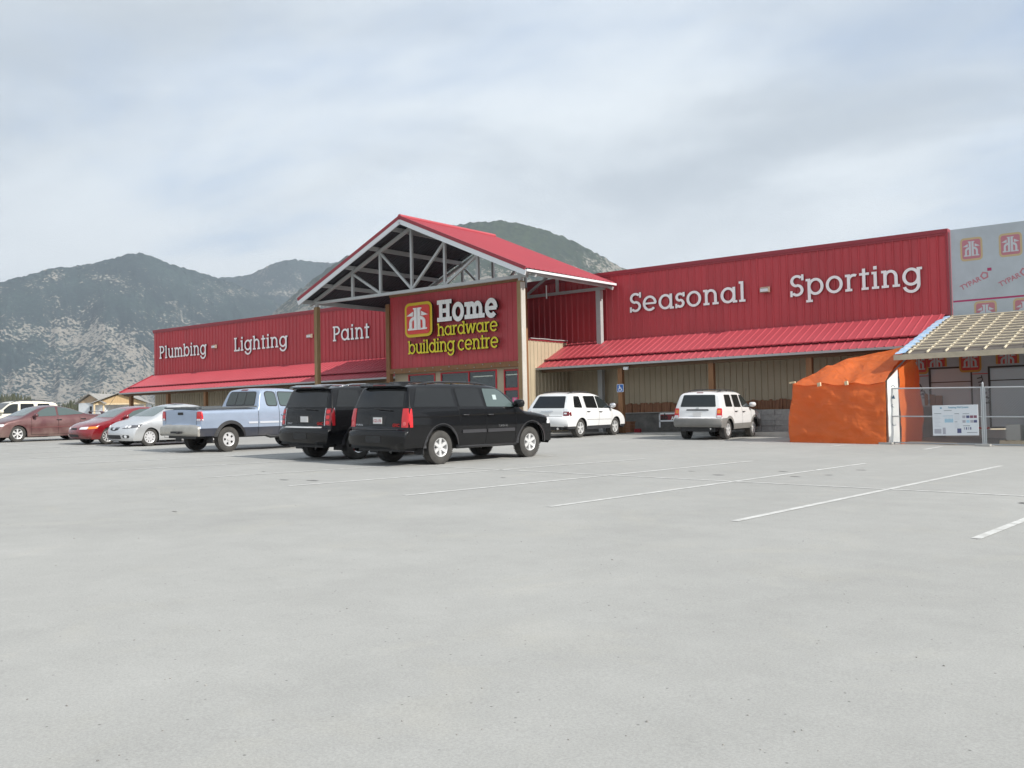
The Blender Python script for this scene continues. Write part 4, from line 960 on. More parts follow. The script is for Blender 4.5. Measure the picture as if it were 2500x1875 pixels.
# pallets of grey stone blocks beneath the right awning
BLK = M('grey_wall_block', (.36, .35, .335), .9, var=.2, vscale=8, bump=.5, bscale=25)
for i, (x, w, h, lab) in enumerate([(-16.35, .40, .88, 'pile of grey wall blocks in front of the stone base, behind the white vehicle hood'), (-15.24, .78, .84, 'longest pile of grey wall blocks in front of the stone base, middle of three'), (-14.1, .6, .82, 'pile of grey wall blocks in front of the stone base, partly behind the orange tarp')]):
    r = empty('block_pile', (x*K, 34.7*K, CAMZ-.655)); tag(r, lab, 'stone blocks', 'piles of grey wall blocks')
    for c in range(4):
        b = MB(); hh = h/4
        for q in range(3):
            xx = -w*K+q*2*w*K/3+(.03 if c % 2 else 0); b.box(xx+.006, -.35+random.uniform(-.02, .02), c*hh+.004, xx+2*w*K/3-.006, .35, (c+1)*hh-.004)
        b.build('block_course', BLK, r)
r = empty('planter_box', (-21.23*K, 34.4*K, CAMZ-.655)); tag(r, 'brown wooden planter box standing by the awning post', 'planter')
b = MB()
for k in range(4): b.box(-.21, -.2, .01+k*.108, .21, .2, .108*(k+1))
b.build('box', CEDAR, r); b = MB(); b.box(-.24, -.23, .433, .24, .23, .47); b.build('rim', CEDAR, r)
r = empty('banner', (-19.0*K, 34.6*K, CAMZ-.655)); tag(r, 'white framed advertising banner with a dark red band leaning by the stone base', 'sign')
bx = -.95*1; b = MB(); b.box(-.95, -.03, .20, -.89, 0, .80); b.box(.89, -.03, .20, .95, 0, .80); b.box(-.95, -.03, .74, .95, 0, .80); b.box(-.95, -.03, .44, .95, 0, .50); b.build('frame', WHITE_TRIM, r)
b = MB(); b.box(-.88, -.025, .505, .88, -.01, .735); b.build('band', M('banner_red', (.22, .02, .03), .5), r)
for body, x, m, s in (('ab', -.86, BLACK_PL, .36), ('AR', -.36, WHITE_SIGN, .17)):
    v, f = text_mesh(body, s, .012); b = MB(); b.add([(x+p[0], -.036, .52+p[1]) for p in v], f); b.build('lettering', m, r)
b = MB(); b.box(-20.9*K, 34.3*K, CAMZ-.655, -20.65*K, 34.45*K, CAMZ-.50); b.box(-20.86*K, 34.29*K, CAMZ-.60, -20.80*K, 34.31*K, CAMZ-.56); tag(b.build('small_crate', M('small_red_crate', (.30, .02, .03), .5)), 'small dark red crate on the pavement beside the planter box', 'crate')

# ------------------------------------------------------------------ sheds far left
def shed(cx, cy, az, w, l, hw, hr, wallm, gablem, label, post=False):
    """gable end faces the camera; az = direction of the ridge"""
    z = gz(cx, cy); r = empty('garden_shed', (cx, cy, z), az); tag(r, label, 'shed')
    b = MB(); b.box(-w/2, 0, -.3, w/2, l, hw) if not post else b.box(-w/2, l*.35, -.3, w/2, l, hw); b.build('wall', wallm, r)
    b = MB(); b.prism([(-w/2, hw), (w/2, hw), (0, hr-.06)], -.02 if not post else -.05, l, 0); b.build('gable', gablem, r, recalc=True)
    b = MB()
    for s in (1, -1):
        d = Vector((s*(w/2+.3), 0, hw-.3*(hr-hw)/(w/2)+.05)); t = Vector((0, 0, hr+.05)); n = Vector((0, l+.35, 0)); o = Vector((0, -.35, 0)); up = Vector((0, 0, .07))
        b.add([t+o, d+o, d+n, t+n, t+o+up, d+o+up, d+n+up, t+n+up], [(0, 1, 2, 3), (7, 6, 5, 4), (0, 4, 5, 1), (1, 5, 6, 2), (2, 6, 7, 3), (3, 7, 4, 0)])
    b.build('roof', M('grey_shingles', (.30, .29, .275), .9, var=.2, vscale=3), r, recalc=True)
    if post:
        for x in (-w/2+.08, -w/2+.9, w/2-.08):
            b = MB(); b.box(x-.07, -.03, -.3, x+.07, .11, hw); b.build('post', LUMBER, r)
        b = MB(); b.box(-w/2, -.04, hw-.16, w/2, .12, hw); b.build('beam', LUMBER, r)
    else:
        b = MB(); b.box(-.10, -.035, hw-1.1, .12, -.01, hw-.35); b.build('window', GL_DARK, r)
    return r
SID = M('white_shed_siding', (.62, .65, .68), .6, var=.05); RAWW = M('raw_gable_boards', (.52, .36, .19), .75, var=.15, vscale=3, stretch=(5, 5, .4)); GAB = M('weathered_gable_boards', (.48, .36, .25), .8, var=.15, vscale=2, stretch=(5, 5, .4))
shed(-90.6, 49.5, math.radians(22), 2.8, 6.5, 2.8, 3.58, SID, GAB, 'white sided garden shed with weathered wooden gable far beyond the lot')
shed(-88.4, 51.2, math.radians(52), 4.7, 5.0, 2.72, 3.62, SID, RAWW, 'open timber carport shed with raw yellow gable beside the awning end', post=True)
shed(-99.5, 46.5, math.radians(40), 2.6, 4.0, 1.9, 2.5, SID, RAWW, 'low small wooden shed farthest left beyond the burgundy car')

# ------------------------------------------------------------------ vehicles
def resample(prof, step):
    out = [prof[0]]
    for (x0, z0), (x1, z1) in zip(prof[:-1], prof[1:]):
        n = max(1, int(math.ceil(math.hypot(x1-x0, z1-z0)/step)))
        out += [(x0+(x1-x0)*k/n, z0+(z1-z0)*k/n) for k in range(1, n+1)]
    return out
def chaikin(P, n=2):
    for _ in range(n):
        Q_ = [P[0]]
        for a, b in zip(P[:-1], P[1:]):
            d = math.hypot(b[0]-a[0], b[1]-a[1]); k = min(.25, .09/d if d > 0 else .25)
            Q_ += [(a[0]+(b[0]-a[0])*k, a[1]+(b[1]-a[1])*k), (b[0]-(b[0]-a[0])*k, b[1]-(b[1]-a[1])*k)]
        P = Q_+[P[-1]]
    return P
class Car:
    def __init__(s, name, label, cat, spec, group=None):
        s.sp = spec; s.root = empty(name); tag(s.root, label, cat, group); s.L = spec['L']; s.hw = spec['W']/2
        s.tum = spec['tum']; s.shell()
    def half(s, x, z):
        t = np.interp(z, [a for a, _ in s.tum], [b for _, b in s.tum]); return s.hw*t
    def shell(s):
        sp = s.sp; prof = chaikin(sp['prof'], 2); xm = sorted(sp.get('xcuts', [])); zm = sp.get('zcuts', [])
        P = resample(prof, .055); out = []
        for a, b in zip(P[:-1], P[1:]):
            out.append(a)
            for x in xm:
                if min(a[0], b[0]) < x-1e-4 and max(a[0], b[0]) > x+1e-4 and abs(b[0]-a[0]) > .02 and min(a[1], b[1]) > .75: t = (x-a[0])/(b[0]-a[0]); out.append((x, a[1]+(b[1]-a[1])*t))
        out.append(P[-1]); P = out
        L = s.L; zs = sorted(set([round(v, 3) for v in np.arange(.18, 2.1, .07)]+list(zm)))
        wx = sp['wheels']; ra = sp['arch']; zc = sp['tyre']
        def sill(x):
            z = sp['sill'](x) if callable(sp['sill']) else sp['sill']
            for w in wx:
                d = abs(x-w)
                if d < ra: z = max(z, zc*.98+math.sqrt(ra*ra-d*d)-.02)
            return z
        kr, kf = sp.get('kr', .08), sp.get('kf', .22); rr, rf = sp.get('rr', .45), sp.get('rf', .9)
        V = []; rings = []
        for i, (x, zt) in enumerate(P):
            z0 = min(sill(min(max(x, .02), L-.02)), zt-.02) if .02 < x < L-.02 else min(sp.get('sill0', .3), zt-.02)
            z0 = max(z0, sp.get('endsill', 0)) if (x < wx[0]-ra or x > wx[1]+ra) else z0
            z0 = min(z0, zt-.015)
            rc = min(sp.get('rc', .09), .45*(zt-z0)); crown = sp.get('crown', .035)*min(1, (zt-z0)/.3)
            ztc = zt-rc-crown; ring = []
            for z in [z0]+[min(max(z, z0), ztc) for z in zs]+[ztc]: ring.append((s.half(x, z), z))
            yc = s.half(x, zt)
            for k in range(1, 5):
                a = math.pi/2*k/4; ring.append((s.half(x, ztc)*(1-k/4)+yc*k/4-rc*(1-math.cos(a)), ztc+rc*math.sin(a)))
            y1, z1 = ring[-1]
            for k in range(1, 9): y = y1*(1-k/8); ring.append((y, z1+crown*(1-(y/y1)**2)))
            pts = []
            for y, z in ring:
                q = abs(y)/s.hw; fx = 0
                if x < rr: fx += kr*q**4*(1-x/rr)**1.5
                if x > L-rf: fx -= kf*q**3*((x-(L-rf))/rf)**1.5
                pts.append((x+fx, y, z))
            full = pts+[(a, -b_, c) for a, b_, c in pts[-2::-1]]
            rings.append(full)
        n = len(rings[0]); V = [p for r in rings for p in r]; F = []
        for i in range(len(rings)-1):
            for j in range(n-1): F.append((i*n+j, i*n+j+1, (i+1)*n+j+1, (i+1)*n+j))
        A = np.array(V); keep = []
        for f in F:
            p = A[list(f)]
            ar = np.linalg.norm(np.cross(p[2]-p[0], p[3]-p[1]))
            if ar > 2e-5: keep.append(f)
        s.V, s.F = V, keep
        s.bvh = BVHTree.FromPolygons([Vector(v) for v in V], keep)
        cls = sp.get('cls', lambda x, y, z: 'body'); groups = {}
        for f in keep:
            c = A[list(f)].mean(0); groups.setdefault(cls(c[0], c[1], c[2]), []).append(f)
        s.parts = {}
        for k, fs in groups.items():
            used = {}; vs = []; ff = []
            for f in fs:
                g = []
                for i in f:
                    key = tuple(np.round(V[i], 5))
                    if key not in used: used[key] = len(vs); vs.append(V[i])
                    if used[key] not in g: g.append(used[key])
                if len(g) > 2: ff.append(tuple(g))
            nm = k.split('|')[0]; b = MB(); b.add(vs, ff)
            s.parts[k] = b.build(nm, sp['mats'].get(nm, sp['paint']), s.root, smooth_=True, angle=32)
            bm = bmesh.new(); bm.from_mesh(s.parts[k].data); bmesh.ops.recalc_face_normals(bm, faces=bm.faces)
            cen = Vector((L/2, 0, .8)); tot = sum(((f.calc_center_median()-cen).normalized().dot(f.normal))*f.calc_area() for f in bm.faces)
            if tot < 0: bmesh.ops.reverse_faces(bm, faces=bm.faces)
            bm.to_mesh(s.parts[k].data); bm.free(); s.parts[k].data.set_sharp_from_angle(angle=math.radians(32))
        # floor pan, wheel wells
        b = MB(); w = s.hw*.70; b.box(.18, -w, sp.get('pan', .30), L-.30, w, sp['tyre']+ra+.06 if not sp.get('pantop') else sp['pantop'])
        for x in wx: b.box(x-ra*1.02, -s.hw*.93, zc+ra-.03, x+ra*1.02, s.hw*.93, zc+ra-.005)
        b.build('underbody', BLACK_PL, s.root)
        ty = sp['tyre']; tw = sp.get('tw', .22); off = sp.get('woff', .0)
        for x in wx:
            for sg in (1, -1): s.wheel(x, sg*(s.hw*s.tum_at(zc)-tw/2-.015+off), sg, ty, tw)
    def tum_at(s, z): return float(np.interp(z, [a for a, _ in s.tum], [b for _, b in s.tum]))
    def wheel(s, x, y, sg, R, w):
        sp = s.sp; n = 40; rim = sp['rim']*R; b = MB(); prof = [(-.42*w, rim), (-.5*w, rim+.18*(R-rim)), (-.5*w, rim+.62*(R-rim)), (-.40*w, R*.985), (-.15*w, R), (.15*w, R), (.40*w, R*.985), (.5*w, rim+.62*(R-rim)), (.5*w, rim+.18*(R-rim)), (.42*w, rim)]
        P = [[(r*math.cos(2*math.pi*k/n), a, R+r*math.sin(2*math.pi*k/n)) for k in range(n+1)] for a, r in prof]
        b.grid(P, flip=True)
        if sp.get('tread'):
            for k in range(54):
                a0 = 2*math.pi*k/54; a1 = a0+.07
                for side in (-1, 1):
                    q = [(-.46*w*side, 0), (-.08*w*side, .03)]
                    b.add([((R+.006)*math.cos(a0+q[0][1]), q[0][0], R+(R+.006)*math.sin(a0+q[0][1])), ((R+.006)*math.cos(a1+q[0][1]), q[0][0], R+(R+.006)*math.sin(a1+q[0][1])), ((R+.006)*math.cos(a1+.05), q[1][0], R+(R+.006)*math.sin(a1+.05)), ((R+.006)*math.cos(a0+.05), q[1][0], R+(R+.006)*math.sin(a0+.05))], [(0, 1, 2, 3), (3, 2, 1, 0)])
        o = b.build('wheel', RUBBER, s.root, smooth_=True, angle=40); o.location = (x, y, 0); o.rotation_euler = (0, 0, 0 if sg > 0 else math.pi)
        # rim, outer face toward +y local
        b = MB(); yo = .36*w; yi = .05*w
        lip = [[(r*math.cos(2*math.pi*k/n), a, R+r*math.sin(2*math.pi*k/n)) for k in range(n+1)] for a, r in ((.42*w, rim*1.0), (.47*w, rim*.99), (.44*w, rim*.92), (yi, rim*.86))]
        b.grid(lip, 0, flip=True)
        b.add([(rim*.88*math.cos(2*math.pi*k/n), yi, R+rim*.88*math.sin(2*math.pi*k/n)) for k in range(n)], [tuple(range(n))], 1)
        kind = sp['rimkind']
        def disc(r, y, m=0, h=.02): 
            vs = [(r*math.cos(2*math.pi*k/20), y, R+r*math.sin(2*math.pi*k/20)) for k in range(20)]; v2 = [(a, y-h, c) for a, _, c in vs]
            b.add(vs+v2, [tuple(range(20))[::-1]]+[(k, (k+1) % 20, 20+(k+1) % 20, 20+k) for k in range(20)], m)
        if kind[0] == 'spoke':
            ns, wi, wo = kind[1:4]
            for k in range(ns):
                a = 2*math.pi*k/ns+math.pi/2; c, q = math.cos(a), math.sin(a); pc = (-q, c)
                r0, r1 = rim*.15, rim*.93; vs = []
                for r, ww in ((r0, wi), (r1, wo)):
                    for e in (-1, 1):
                        for yy in (yo if r == r0 else .43*w, yi): vs.append((r*c+pc[0]*e*ww*rim, yy, R+r*q+pc[1]*e*ww*rim))
                b.add(vs, [(0, 2, 6, 4), (1, 5, 7, 3), (0, 4, 5, 1), (2, 3, 7, 6)], 0)
            disc(rim*.30, yo+.012); disc(rim*.13, yo+.02)
        else:                                                # solid cover with slots
            disc(rim*.93, yo+.01)
            for k in range(kind[1]):
                a = 2*math.pi*k/kind[1]; rr_, ln, wd = kind[2]*rim, kind[3]*rim, kind[4]*rim; c, q = math.cos(a), math.sin(a)
                vs = [((rr_+dx*ln)*c-q*dy*wd, yo+.013, R+(rr_+dx*ln)*q+c*dy*wd) for dx, dy in ((-1, -.7), (1, -1), (1, 1), (-1, .7))]; b.add(vs, [(0, 1, 2, 3), (3, 2, 1, 0)], 1)
            disc(rim*.22, yo+.03)
        r = b.build('rim', [sp['rimmat'], BLACK_PL], o, recalc=False)
        bm = bmesh.new(); bm.from_mesh(r.data); bmesh.ops.recalc_face_normals(bm, faces=bm.faces); bm.to_mesh(r.data); bm.free()
    # ---- projection onto the shell
    def hit(s, view, a, b):
        if view == 'L': o, d = Vector((a, 4, b)), Vector((0, -1, 0))
        elif view == 'R': o, d = Vector((a, -4, b)), Vector((0, 1, 0))
        elif view == 'B': o, d = Vector((-3, a, b)), Vector((1, 0, 0))
        elif view == 'F': o, d = Vector((s.L+3, a, b)), Vector((-1, 0, 0))
        else: o, d = Vector((a, b, 4)), Vector((0, 0, -1))
        p, n, i, dist = s.bvh.ray_cast(o, d)
        if p is None: return None
        if n.dot(d) > 0: n = -n
        if view in 'LRBF' and n.dot(d) > -.30: return None
        return p, n
    def patch(s, view, poly, off=.006, round_=0.03, mb=None, m=0, rings=4, skirt=True):
        poly = [Vector(p) for p in poly]; P = []
        n = len(poly)
        for i in range(n):                                   # rounded corners
            p, a, c = poly[i], poly[i-1], poly[(i+1) % n]; r = min(round_, (a-p).length*.45, (c-p).length*.45)
            if r > .004: q0 = p+(a-p).normalized()*r; q1 = p+(c-p).normalized()*r; P += [q0*(1-t)**2+p*2*t*(1-t)+q1*t*t for t in (0, .33, .67, 1)]
            else: P.append(p)
        D = []
        for i in range(len(P)):
            a, c = P[i], P[(i+1) % len(P)]; k = max(1, int((c-a).length/.07)); D += [a+(c-a)*t/k for t in range(k)]
        cen = sum(D, Vector((0, 0)))/len(D); out = mb or MB(); lay = []
        for k in range(rings+1):
            f = 1-k/rings if k < rings else 0; lay.append([cen+(p-cen)*f for p in D] if k < rings else [cen])
        hc = s.hit(view, *cen)
        if hc is None: return out
        def pos(p, o_):
            q = p; h = s.hit(view, *q); t = 0
            while h is None and t < 12: q = cen+(q-cen)*.94; h = s.hit(view, *q); t += 1
            if h is None: h = hc
            return h[0]+h[1]*o_
        nD = len(D); V = []
        if skirt: V += [pos(p, -.006) for p in D]
        for l in lay: V += [pos(p, off) for p in l]
        F = []; L_ = rings+(1 if skirt else 0)
        for k in range(L_-1 if True else L_):
            for i in range(nD): F.append((k*nD+i, k*nD+(i+1) % nD, (k+1)*nD+(i+1) % nD, (k+1)*nD+i))
        k = L_-1
        for i in range(nD): F.append((k*nD+i, k*nD+(i+1) % nD, (k+1)*nD))
        out.add(V, F, m); return out
    def decal(s, name, mat, items, off=.006, round_=.03, parent=None, smooth_=True, sym=False):
        mb = MB()
        for view, poly in items:
            s.patch(view, poly, off, round_, mb)
        o = mb.build(name, mat, parent or s.root, smooth_=smooth_, angle=40)
        bm = bmesh.new(); bm.from_mesh(o.data); bmesh.ops.recalc_face_normals(bm, faces=bm.faces); bm.to_mesh(o.data); bm.free()
        return o
    def side(s, name, mat, poly, off=.006, round_=.03, parent=None, sides='LR'):
        for v in sides: s.decal(name, mat, [(v, poly)], off, round_, parent)
    def seams(s, lines, w=.011, sides='LR'):
        for view, pts in lines:
            for vw in ([view] if view != 'S' else list(sides)):
                mb = MB()
                for (a0, b0), (a1, b1) in zip(pts[:-1], pts[1:]):
                    n = max(1, int(math.hypot(a1-a0, b1-b0)/.06)); d = Vector((a1-a0, b1-b0)).normalized(); q = Vector((-d.y, d.x))*w/2; rows = []
                    for k in range(n+1):
                        c = Vector((a0+(a1-a0)*k/n, b0+(b1-b0)*k/n)); r = []
                        for e in (-1, 1):
                            h = s.hit(vw, c.x+q.x*e, c.y+q.y*e)
                            if h: r.append(h[0]+h[1]*.003)
                        if len(r) == 2: rows.append(r)
                    if len(rows) > 1: mb.grid(rows); mb.grid(rows, flip=True)
                if mb.v: mb.build('panel_gap', SEAM, s.root)
    def text(s, view, body, a, b, size, mat, name='badge', mirror=False, bold=0):
        v, f = text_mesh(body, size, bold); V = []
        w = max(p[0] for p in v)
        for p in v:
            q = a+((w-p[0]) if mirror else p[0]); h = s.hit(view, q, b+p[1])
            if h is None: return
            V.append(h[0]+h[1]*.006)
        mb = MB(); mb.add(V, f); mb.add(V, [t[::-1] for t in f]); mb.build(name, mat, s.root)
    def mirror(s, x, z, mat, sides='LR', sc=1.0, out=.10):
        for v in sides:
            h = s.hit(v, x, z); sg = 1 if v == 'L' else -1
            if not h: continue
            y0 = h[0].y; b = MB(); yc = y0+sg*(out+.06*sc)
            b.bar((x, y0-sg*.03, z-.01), (x, y0+sg*out, z), .05, .05); n = 10; P = []
            for i in range(7):
                a = -math.pi/2+math.pi*i/6; xx = .085*sc*math.sin(a); r = math.cos(a)**.6
                P.append([(x+xx-.02, yc+.125*sc*r*math.copysign(abs(math.cos(t))**.7, math.cos(t)), z+.05+.085*sc*r*math.copysign(abs(math.sin(t))**.7, math.sin(t))) for t in [2*math.pi*k/n for k in range(n+1)]])
            b.grid(P); o = b.build('side_mirror', mat, s.root, smooth_=True, recalc=True)
    def handle(s, x, z, mat, sides='LR', l=.20):
        for v in sides:
            h = s.hit(v, x, z)
            if h: b = MB(); sg = 1 if v == 'L' else -1; y = h[0].y; b.tube([(x-l/2, y-sg*.005, z), (x-l/2+.02, y+sg*.035, z), (x+l/2-.02, y+sg*.035, z), (x+l/2, y-sg*.005, z)], .016, 6); b.build('door_handle', mat, s.root, smooth_=True)
    def rails(s, x0, x1, y, mat, h=.06, cross=()):
        for sg in (1, -1):
            pts = []
            for k in range(13):
                x = x0+(x1-x0)*k/12; t = s.hit('T', x, sg*y); e = min(1, 5*min(k/12, 1-k/12)); pts.append((x, sg*y, t[0].z+h*e))
            b = MB(); b.tube(pts, .017, 8)
            for k in (2, 6, 10): b.tube([pts[k], (pts[k][0], pts[k][1], pts[k][2]-h)], .018, 6)
            b.build('roof_rail', mat, s.root, smooth_=True)
        for x in cross:
            b = MB(); t = s.hit('T', x, y*.9)[0].z+h; b.tube([(x, -y, t), (x, -y*.4, t+.012), (x, y*.4, t+.012), (x, y, t)], .016, 8); b.build('roof_crossbar', mat, s.root, smooth_=True)
    def plate(s, y, z, txt, view='B', w=.30, h=.15):
        t = s.hit(view, y, z); sg = -1 if view == 'B' else 1; x = t[0].x+sg*.02
        r = MB(); r.box(x-.006, y-w/2, z-h/2, x+.006, y+w/2, z+h/2); o = r.build('licence_plate', PLATE, s.root)
        if txt:
            v, f = text_mesh(txt, .085, .002); wd = max(p[0] for p in v); b = MB(); b.add([(x+sg*.009, (y+sg*(-1)*0)+(wd/2-p[0] if view == 'B' else p[0]-wd/2)*1.0*(1 if view == 'B' else 1), z-.035+p[1]) for p in v], f); b.add([(x+sg*.0091, (wd/2-p[0] if view == 'B' else p[0]-wd/2)+y, z-.035+p[1]) for p in v], [t_[::-1] for t_ in f]); b.build('plate_text', PLATE_TXT, o)
    def place(s, wheel_xy, xw, sg, heading):
        """wheel_xy: ground contact of the outer wheel edge; heading in degrees from +Y toward +X"""
        a = math.radians(90-heading); X, Y = wheel_xy
        c = (xw, sg*(s.hw-.05)); ca, sa = math.cos(a), math.sin(a)
        x = X-(c[0]*ca-c[1]*sa); y = Y-(c[0]*sa+c[1]*ca)
        mx, my = x+s.L/2*ca, y+s.L/2*sa; e = 1.2
        gx = (gz(mx+e, my)-gz(mx-e, my))/(2*e); gy = (gz(mx, my+e)-gz(mx, my-e))/(2*e)
        n = Vector((-gx, -gy, 1)).normalized(); f = Vector((ca, sa, 0)); f = (f-n*f.dot(n)).normalized(); l = n.cross(f)
        z = gz(mx, my)-gx*(mx-x)-gy*(my-y)
        s.root.matrix_world = Matrix(((f.x, l.x, n.x, x), (f.y, l.y, n.y, y), (f.z, l.z, n.z, z), (0, 0, 0, 1)))
def flip(p): return [(-a, b) for a, b in p]
TUM_SUV = [(.25, .90), (.45, .955), (.65, .985), (.90, 1.0), (1.15, .99), (1.32, .965), (1.80, .80), (2.0, .74)]
TUM_CAR = [(.15, .88), (.30, .95), (.50, .99), (.68, 1.0), (.85, .975), (.95, .93), (1.35, .70), (1.5, .62)]
# ---- black long sport utility (nearest) and its shorter sibling
def big_suv(name, label, short, paint):
    d = -.52 if short else 0.0; L = 5.65+d; r = lambda x: x if x < 1.6 else x+d
    wr, wf = (1.17 if short else 1.30), 4.62+d
    prof = [(.10, .40), (.02, .50), (.0, .62), (.0, .80), (.03, .865), (.13, .885), (.145, 1.0), (.15, 1.10), (.19, 1.34), (.36, 1.82), (.40, 1.885), (.62, 1.93), (1.6, 1.955), (2.8+d, 1.95), (3.35+d, 1.915), (3.62+d, 1.83), (4.28+d, 1.32), (4.42+d, 1.265), (5.0+d, 1.20), (5.40+d, 1.13), (5.58+d, 1.02), (5.645+d, .85), (5.65+d, .62), (5.60+d, .45), (5.50+d, .36)]
    def cls(x, y, z):
        if x < wr-.45 and z < .865: return 'rear_bumper'
        if x > L-.62 and z < .70: return 'front_bumper'
        if x < .40 and z > .865 and abs(y) < .80: return 'tailgate'
        if x > 4.42+d and z > 1.02 and abs(y) < .83: return 'hood'
        if .36 < z < 1.30 and abs(y) > .6:
            if 2.86+d < x < 3.98+d: return 'door|f%d' % (y > 0)
            if 1.90+d*.6 < x < 2.86+d: return 'door|r%d' % (y > 0)
        return 'body'
    c = Car(name, label, 'suv', dict(L=L, W=2.01, tum=TUM_SUV, prof=prof, wheels=(wr, wf), arch=.545, tyre=.402, tw=.27, rim=.56, rimkind=('spoke', 6, .15, .17) if not short else ('spoke', 6, .07, .13), rimmat=ALU if not short else CHROME,
        sill=.40, endsill=.42, sill0=.42, pan=.34, xcuts=[1.90+d*.6, 2.86+d, 3.98+d], zcuts=[.865, 1.30, .36, .70, 1.02], rc=.10, crown=.045, kr=.10, rr=.5, kf=.22, paint=paint, tread=True, woff=.015,
        mats={'rear_bumper': paint}, cls=cls), 'black sport utility vehicles')
    c.side('quarter_window', GL_BLACK, [(.40, 1.37), (1.76+d, 1.36), (1.76+d, 1.80), (.62, 1.815)])
    c.side('rear_door_window', GL_BLACK, [(1.92+d, 1.36), (2.78+d, 1.35), (2.74+d, 1.80), (1.90+d, 1.80)])
    c.side('front_door_window', GL_TEAL if not short else GL_DARK, [(2.90+d, 1.35), (3.93+d, 1.335), (3.90+d, 1.42), (3.52+d, 1.74), (3.38+d, 1.79), (2.88+d, 1.80)])
    c.decal('rear_window', GL_BLACK, [('B', [(-.79, 1.365), (.79, 1.365), (.70, 1.80), (-.70, 1.80)])])
    c.decal('windscreen', GL_DARK, [('F', [(-.80, 1.36), (.80, 1.36), (.66, 1.80), (-.66, 1.80)])])
    b = MB(); b.add([(.30, -.74, 1.83), (.30, .74, 1.83), (.20, .70, 1.865), (.20, -.70, 1.865), (.48, .74, 1.94), (.48, -.74, 1.94), (.24, -.70, 1.895), (.24, .70, 1.895)], [(0, 3, 2, 1), (3, 6, 7, 2), (6, 5, 4, 7), (0, 5, 6, 3), (1, 2, 7, 4)]); b.build('spoiler', paint, c.root, recalc=True)
    b = MB(); b.box(.195, -.20, 1.868, .215, .20, 1.893); b.build('brake_light', TAIL_D, c.root)
    for sg in (1, -1):
        v = 'L' if sg > 0 else 'R'
        t = c.decal('tail_light', TAIL if not short else TAIL_D, [('B', [(sg*.80, .90), (sg*.985, .90), (sg*.955, 1.335), (sg*.80, 1.335)]), (v, [(.13, .90), (.32, .90), (.32, 1.335), (.20, 1.335)])], round_=.015, off=.012)
        if short:
            for z in (.97, 1.11, 1.25): c.decal('lamp_ring', TAIL, [('B', [(sg*.83, z-.05), (sg*.94, z-.05), (sg*.94, z+.05), (sg*.83, z+.05)])], round_=.05, off=.02, parent=t)
            c.decal('lamp_surround', CHROME, [('B', [(sg*.785, .89), (sg*.80, .89), (sg*.80, 1.345), (sg*.785, 1.345)]), (v, [(.325, .89), (.34, .89), (.34, 1.345), (.325, 1.345)])], round_=.003, off=.014, parent=t)
        else: c.decal('lamp_ring', M('lamp_ring_pink', (.75, .12, .12), .15), [('B', [(sg*.84, .94), (sg*.93, .94), (sg*.93, 1.03), (sg*.84, 1.03)])], round_=.045, off=.016, parent=t)
        c.decal('headlight', LENS, [('F', [(sg*.62, .88), (sg*.93, .88), (sg*.93, 1.04), (sg*.62, 1.04)]), (v, [(L-.42, .88), (L-.12, .88), (L-.16, 1.03), (L-.38, 1.05)])], round_=.02, off=.01)
        # wheel arch lips
        for w in (wr, wf):
            mb = MB(); rows = []
            for k in range(25):
                a = math.radians(-4+188*k/24); row = []
                for rr in (.54, .60):
                    x, z = w+rr*math.cos(a), .394+rr*math.sin(a)-.02; h = c.hit(v, x, max(z, .42)); 
                    row.append(Vector((x, (h[0].y if h else sg*.98)+sg*(.018 if rr < .57 else .004), max(z, .40))))
                rows.append(row)
            mb.grid(rows); mb.build('arch_lip', BLACK_TR, c.root, recalc=True)
    c.decal('bumper_step', ALU if short else BLACK_PL, [('B', [(-.72, .835), (.72, .835), (.72, .862), (-.72, .862)])], round_=.005, off=.012)
    c.decal('hitch_cover', BLACK_PL, [('B', [(-.26, .55), (.26, .55), (.26, .70), (-.26, .70)])], round_=.02, off=.008)
    c.plate(-.02, 1.055, None if short else 'CZ-173'); c.decal('plate_recess', BLACK_PL, [('B', [(-.27, .95), (.25, .95), (.27, 1.17), (-.29, 1.17)])], round_=.03, off=.004)
    b = MB(); b.tube([(.13, -.45, 1.30), (.115, -.10, 1.33), (.10, .06, 1.335)], .012, 6); b.build('rear_wiper', BLACK_PL, c.root)
    c.seams([('B', [(-.80, 1.345), (.80, 1.345)]), ('S', [(2.86+d, .45), (2.86+d, 1.82)]), ('S', [(3.98+d, .45), (3.98+d, 1.28)]), ('S', [(1.90+d*.6, 1.0), (1.86+d*.6, 1.82)]), ('S', [(.34, 1.345), (1.80+d, 1.335)]), ('B', [(-.79, .9), (-.79, 1.34)]), ('B', [(.79, .9), (.79, 1.34)])])
    c.text('B', 'GMC', -.74, .915, .10, M('badge_red', (.62, .03, .03), .3), mirror=True, bold=.006); c.text('B', 'YUKON XL' if not short else 'YUKON', .50, .93, .058, CHROME, mirror=True, bold=.002)
    c.text('R', 'YUKON XL' if not short else 'YUKON', 3.30+d, .845, .07, CHROME, bold=.002)
    c.side('door_moulding', M('moulding_black', (.045, .045, .05), .35), [(1.98+d*.8, .72), (2.83+d, .72), (2.83+d, .80), (1.98+d*.8, .80)], off=.022, round_=.015); c.side('door_moulding', M('moulding_black', (.045, .045, .05), .35), [(2.89+d, .72), (3.92+d, .72), (3.92+d, .80), (2.89+d, .80)], off=.022, round_=.015)
    c.handle(2.10+d*.8, 1.16, BLACK_TR); c.handle(3.0+d, 1.15, BLACK_TR); c.mirror(3.98+d, 1.37, paint, sc=1.25)
    if short:
        c.rails(.75, 3.0+d, .68, CHROME, .055); 
    else: c.rails(.65, 3.2, .68, BLACK_TR, .05, cross=(1.15, 2.1))
    b = MB()
